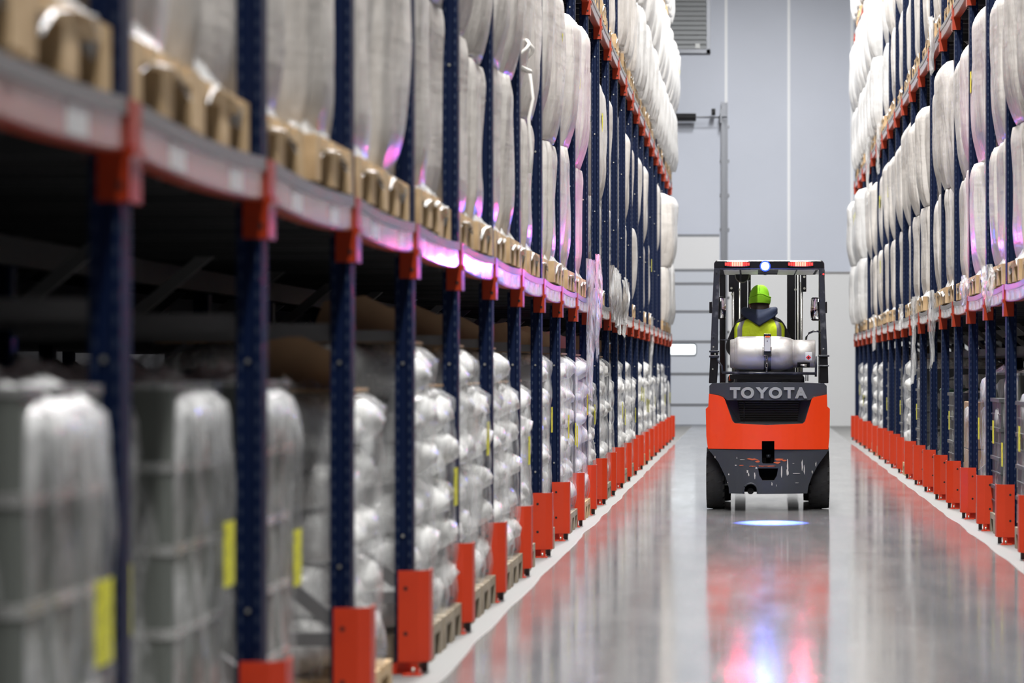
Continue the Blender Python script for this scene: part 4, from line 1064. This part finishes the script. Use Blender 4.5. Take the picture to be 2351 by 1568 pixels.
# steering column and wheel
fpart('dashboard', MB().box(FX-0.36, FX+0.34, 27.42, 27.62, 0.72, 1.16), M['fk_black'], bevel=0.03)
q = MB(); sw = Vector((FX-0.065, 27.22, 1.30))
tilt = Matrix.Rotation(-0.45, 3, 'X')
q.tube([sw+tilt @ Vector((0.15*math.cos(2*PI*i/28), 0.15*math.sin(2*PI*i/28), 0)) for i in range(29)], 0.013, 8, caps=False)
q.tube([sw+tilt @ Vector((-0.14, 0, 0)), sw+tilt @ Vector((0.14, 0, 0))], 0.01, 6); q.tube([sw, (FX-0.065, 27.48, 1.08)], 0.022, 8)
fpart('steering_wheel', q, M['fk_black'])

# ------------------------------------------------------------------ driver
M['jacket'] = mat('dark_jacket', (0.016, 0.016, 0.020), 0.8, bump=(14, 0.4, 0.02))
M['hood'] = mat('navy_hood_cloth', (0.012, 0.022, 0.060), 0.75, bump=(10, 0.4, 0.02))
M['skin'] = mat('skin', (0.42, 0.22, 0.15), 0.5)
M['hair'] = mat('dark_hair_and_beard', (0.035, 0.022, 0.016), 0.7)
M['trousers'] = mat('navy_trousers', (0.02, 0.025, 0.04), 0.85)
M['hivis'] = mat('hi_vis_yellow', (0.72, 0.92, 0.02), 0.6, bump=(9, 0.5, 0.03), emit=((0.55, 0.9, 0.0), 0.0))
M['tape'] = mat('grey_reflective_tape', (0.26, 0.25, 0.28), 0.45, bump=(9, 0.3, 0.02))
M['beanie'] = mat('lime_knit', (0.30, 0.72, 0.015), 0.75, bump=(60, 0.5, 0.004, (3, 3, 0.3)))
DP = 26.9
hx_, _, hz_ = P(1743.5, 690, DP)
bx_ = hx_; oy = DP
verts, edges, rad = [], [], []
def jn(p, r, prev=None):
    verts.append(p); rad.append(r)
    if prev is not None: edges.append((prev, len(verts)-1))
    return len(verts)-1
pel = jn((0, 0, 1.20), (0.17, 0.13)); ab = jn((0, -0.01, 1.36), (0.165, 0.12), pel); ch = jn((0, -0.01, 1.53), (0.185, 0.12), ab)
uc = jn((0, 0.0, 1.63), (0.11, 0.085), ch); nk = jn((0, 0.02, 1.70), (0.062, 0.062), uc)
h1 = jn((0, 0.035, 1.76), (0.076, 0.085), nk); h2 = jn((0, 0.04, 1.83), (0.082, 0.098), h1); h3 = jn((0, 0.03, 1.895), (0.068, 0.08), h2)
jn((0, 0.155, 1.785), (0.012, 0.014), h1)                      # nose tip
for s in (-1, 1):
    sh = jn((s*0.165, 0.0, 1.62), (0.068, 0.066), uc); el = jn((s*0.265, 0.06, 1.40), (0.052, 0.052), sh)
    fa = jn((s*0.215, 0.20, 1.335), (0.040, 0.040), el); wr = jn((s*0.155, 0.285, 1.35), (0.026, 0.030), fa); pm = jn((s*0.140, 0.325, 1.365), (0.022, 0.036), wr)
    for k, (dx, dy, dz) in enumerate(((0.020, 0.055, 0.030), (0.008, 0.066, 0.026), (-0.006, 0.062, 0.020), (-0.020, 0.050, 0.014))):
        f1 = jn((s*(0.140+dx*0.6), 0.325+dy*0.6, 1.365+dz*0.8), (0.0095, 0.0095), pm); f2 = jn((s*(0.140+dx), 0.325+dy, 1.365+dz*0.4), (0.0085, 0.0085), f1)
        jn((s*(0.140+dx), 0.325+dy*0.75, 1.365-0.022+dz*0.2), (0.0075, 0.0075), f2)
    t1 = jn((s*0.115, 0.325, 1.385), (0.011, 0.011), pm); jn((s*0.10, 0.350, 1.375), (0.009, 0.009), t1)
    hp = jn((s*0.10, 0.02, 1.13), (0.095, 0.088), pel); kn = jn((s*0.14, 0.46, 1.13), (0.068, 0.068), hp)
    an = jn((s*0.13, 0.52, 0.80), (0.045, 0.05), kn); jn((s*0.13, 0.64, 0.765), (0.045, 0.035), an)
me = bpy.data.meshes.new('body'); me.from_pydata(verts, edges, []); 
pb = bpy.data.objects.new('body', me); COL.objects.link(pb)
pb.modifiers.new('skin', 'SKIN')
for i, sv in enumerate(me.skin_vertices[0].data): sv.radius = rad[i]; sv.use_root = (i == 0)
sb_ = pb.modifiers.new('sub', 'SUBSURF'); sb_.levels = 2; sb_.render_levels = 2
bpy.context.view_layer.update()
nm = bpy.data.meshes.new_from_object(pb.evaluated_get(bpy.context.evaluated_depsgraph_get())); pb.modifiers.clear(); bpy.data.objects.remove(pb)
nm.name = 'body'; nm.materials.clear()
for m_ in ('jacket', 'skin', 'hair', 'trousers'): nm.materials.append(M[m_])
for p_ in nm.polygons:
    c = p_.center; p_.use_smooth = True
    if c.z > 1.70: p_.material_index = 1 if c.y > 0.06 and c.z < 1.86 else 2
    elif c.y > 0.285 and c.z > 1.30: p_.material_index = 1
    elif c.z < 1.2 and (c.y > 0.03 or c.z < 1.1): p_.material_index = 3
    else: p_.material_index = 0
person = tag(link('person', None, None, (bx_, oy, 0)), 'driver in lime beanie, navy hood and yellow safety vest seated in the forklift', 'person')
link('body', nm, person)
q = MB()
for s in (-1, 1): q.loft([[(s*(0.072+d), 0.035+r*math.cos(2*PI*k/12), 1.785+1.4*r*math.sin(2*PI*k/12)) for k in range(12)] for d, r in ((0, 0.014), (0.012, 0.022), (0.018, 0.012))])
for s in (-1, 1): q.loft([[(s*0.031+0.011*math.cos(2*PI*k/10)*c, 0.123+0.006*math.sqrt(1-c*c)+0.002, 1.805+0.006*math.sin(2*PI*k/10)*c) for k in range(10)] for c in (1, 0.6, 0.1)], 1, cap0=False)
q.box(-0.024, 0.024, 0.124, 0.129, 1.744, 1.752, 2)
link('face_features', q.mesh('face_features', [M['skin'], M['dark_hole'], M['scrape_o']]), person)
# beanie: crown, folded cuff with a peak at the back, seam
def bean(u, v):
    a = 2*PI*u; 
    if v < 0.35:                                             # cuff
        t = v/0.35; r = 1.05+0.05*math.sin(t*PI); z = 1.792+0.060*t
        back = max(0.0, -math.sin(a))**6
        z += 0.022*back*t
    else:
        t = (v-0.35)/0.65; r = 1.0*math.cos(t*PI/2*0.98)**0.82; z = 1.848+0.118*math.sin(t*PI/2)
    return (0.090*r*math.cos(a)+0.006*t, 0.032+0.104*r*math.sin(a), z - 0.012*math.sin(a)*(1 if v < .35 else 0))
g = MB().grid(bean, 40, 22); bo_ = link('beanie', g.mesh('beanie', M['beanie']), person)
link('seam', MB().tube([bean(0.75, v) for v in (0.42, 0.5, 0.6, 0.7, 0.8)], 0.003, 6).mesh('seam', mat('beanie_seam', (0.12, 0.33, 0.01), 0.8)), bo_)
link('cuff_fold', MB().tube([Vector(bean(u/40, 0.345)) for u in range(41)], 0.006, 6, caps=False).mesh('cuff_fold', M['beanie']), bo_)
# hood lying on the back
def hood(u, v):
    a = PI*(1.06+0.88*u); b = (1-abs(2*u-1))**1.1
    r = 0.066+0.085*math.sin(min(1, v*1.25)*PI/2)
    z = 1.735+0.03*math.sin(v*PI)*1.2-v*(0.028+0.115*b)
    fold = 0.014*math.sin(v*9+u*3)*(1-v)
    return ((r*1.04+fold)*math.cos(a)*(1-0.10*v*b), 0.01+(r*0.86+fold+0.012)*math.sin(a)*1.05-0.045*v, z)
g = MB().grid(hood, 30, 16); ho = link('hood', g.mesh('hood', M['hood'], fix=False), person)
sd = ho.modifiers.new('s', 'SOLIDIFY'); sd.thickness = 0.02; sd.offset = 0
link('hood_roll', MB().tube([(0.125*math.cos(PI*(0.9+1.2*i/16)), 0.005+0.105*math.sin(PI*(0.9+1.2*i/16)), 1.698-0.014*math.sin(PI*i/16)) for i in range(18)], [0.018+0.016*math.sin(PI*i/16) for i in range(18)], 10).mesh('hood_roll', M['hood']), ho)
# vest: back and front panels
def torso(xn, z, side):
    hw = 0.150+0.072*min(1, max(0, (1.68-z)/0.10))**0.7 - 0.02*max(0, (1.5-z)/0.3)
    x = xn*hw; dep = (0.145 if side < 0 else 0.155)
    return (x, side*dep*math.sqrt(max(0, 1-(xn*0.93)**2))*1.0 - 0.01, z)
def vest_panel(side):
    q = MB(); nu, nv = 32, 22
    vs = []
    for j in range(nv+1):
        v = j/nv
        for i in range(nu+1):
            xn = -1+2*i/nu; top = 1.695-0.060*abs(xn)**1.5
            z = 1.18+(top-1.18)*v; x, y, z = torso(xn, z, side)
            if v > 0.86: y *= 1-0.75*((v-0.86)/0.14)**1.5
            n = noise.noise(Vector((xn*2.5, z*9, side)))*0.010; vs.append((x, y+side*n, z))
    fs = []; 
    for j in range(nv):
        for i in range(nu):
            xn = abs(-1+2*(i+0.5)/nu); mi = 1 if 0.66 < xn < 0.88 or (0.12 < j/nv < 0.24) else 0
            q.add([], [])
            fs.append(((j*(nu+1)+i, j*(nu+1)+i+1, (j+1)*(nu+1)+i+1, (j+1)*(nu+1)+i), mi))
    q.v = vs
    for f, mi in fs: q.f.append(list(f)); q.m.append(mi); q.sm.append(True)
    o = link('vest', q.mesh('vest', [M['hivis'], M['tape']], fix=False), person)
    s2 = o.modifiers.new('s', 'SOLIDIFY'); s2.thickness = 0.008; s2.offset = 0
vest_panel(-1); vest_panel(1)
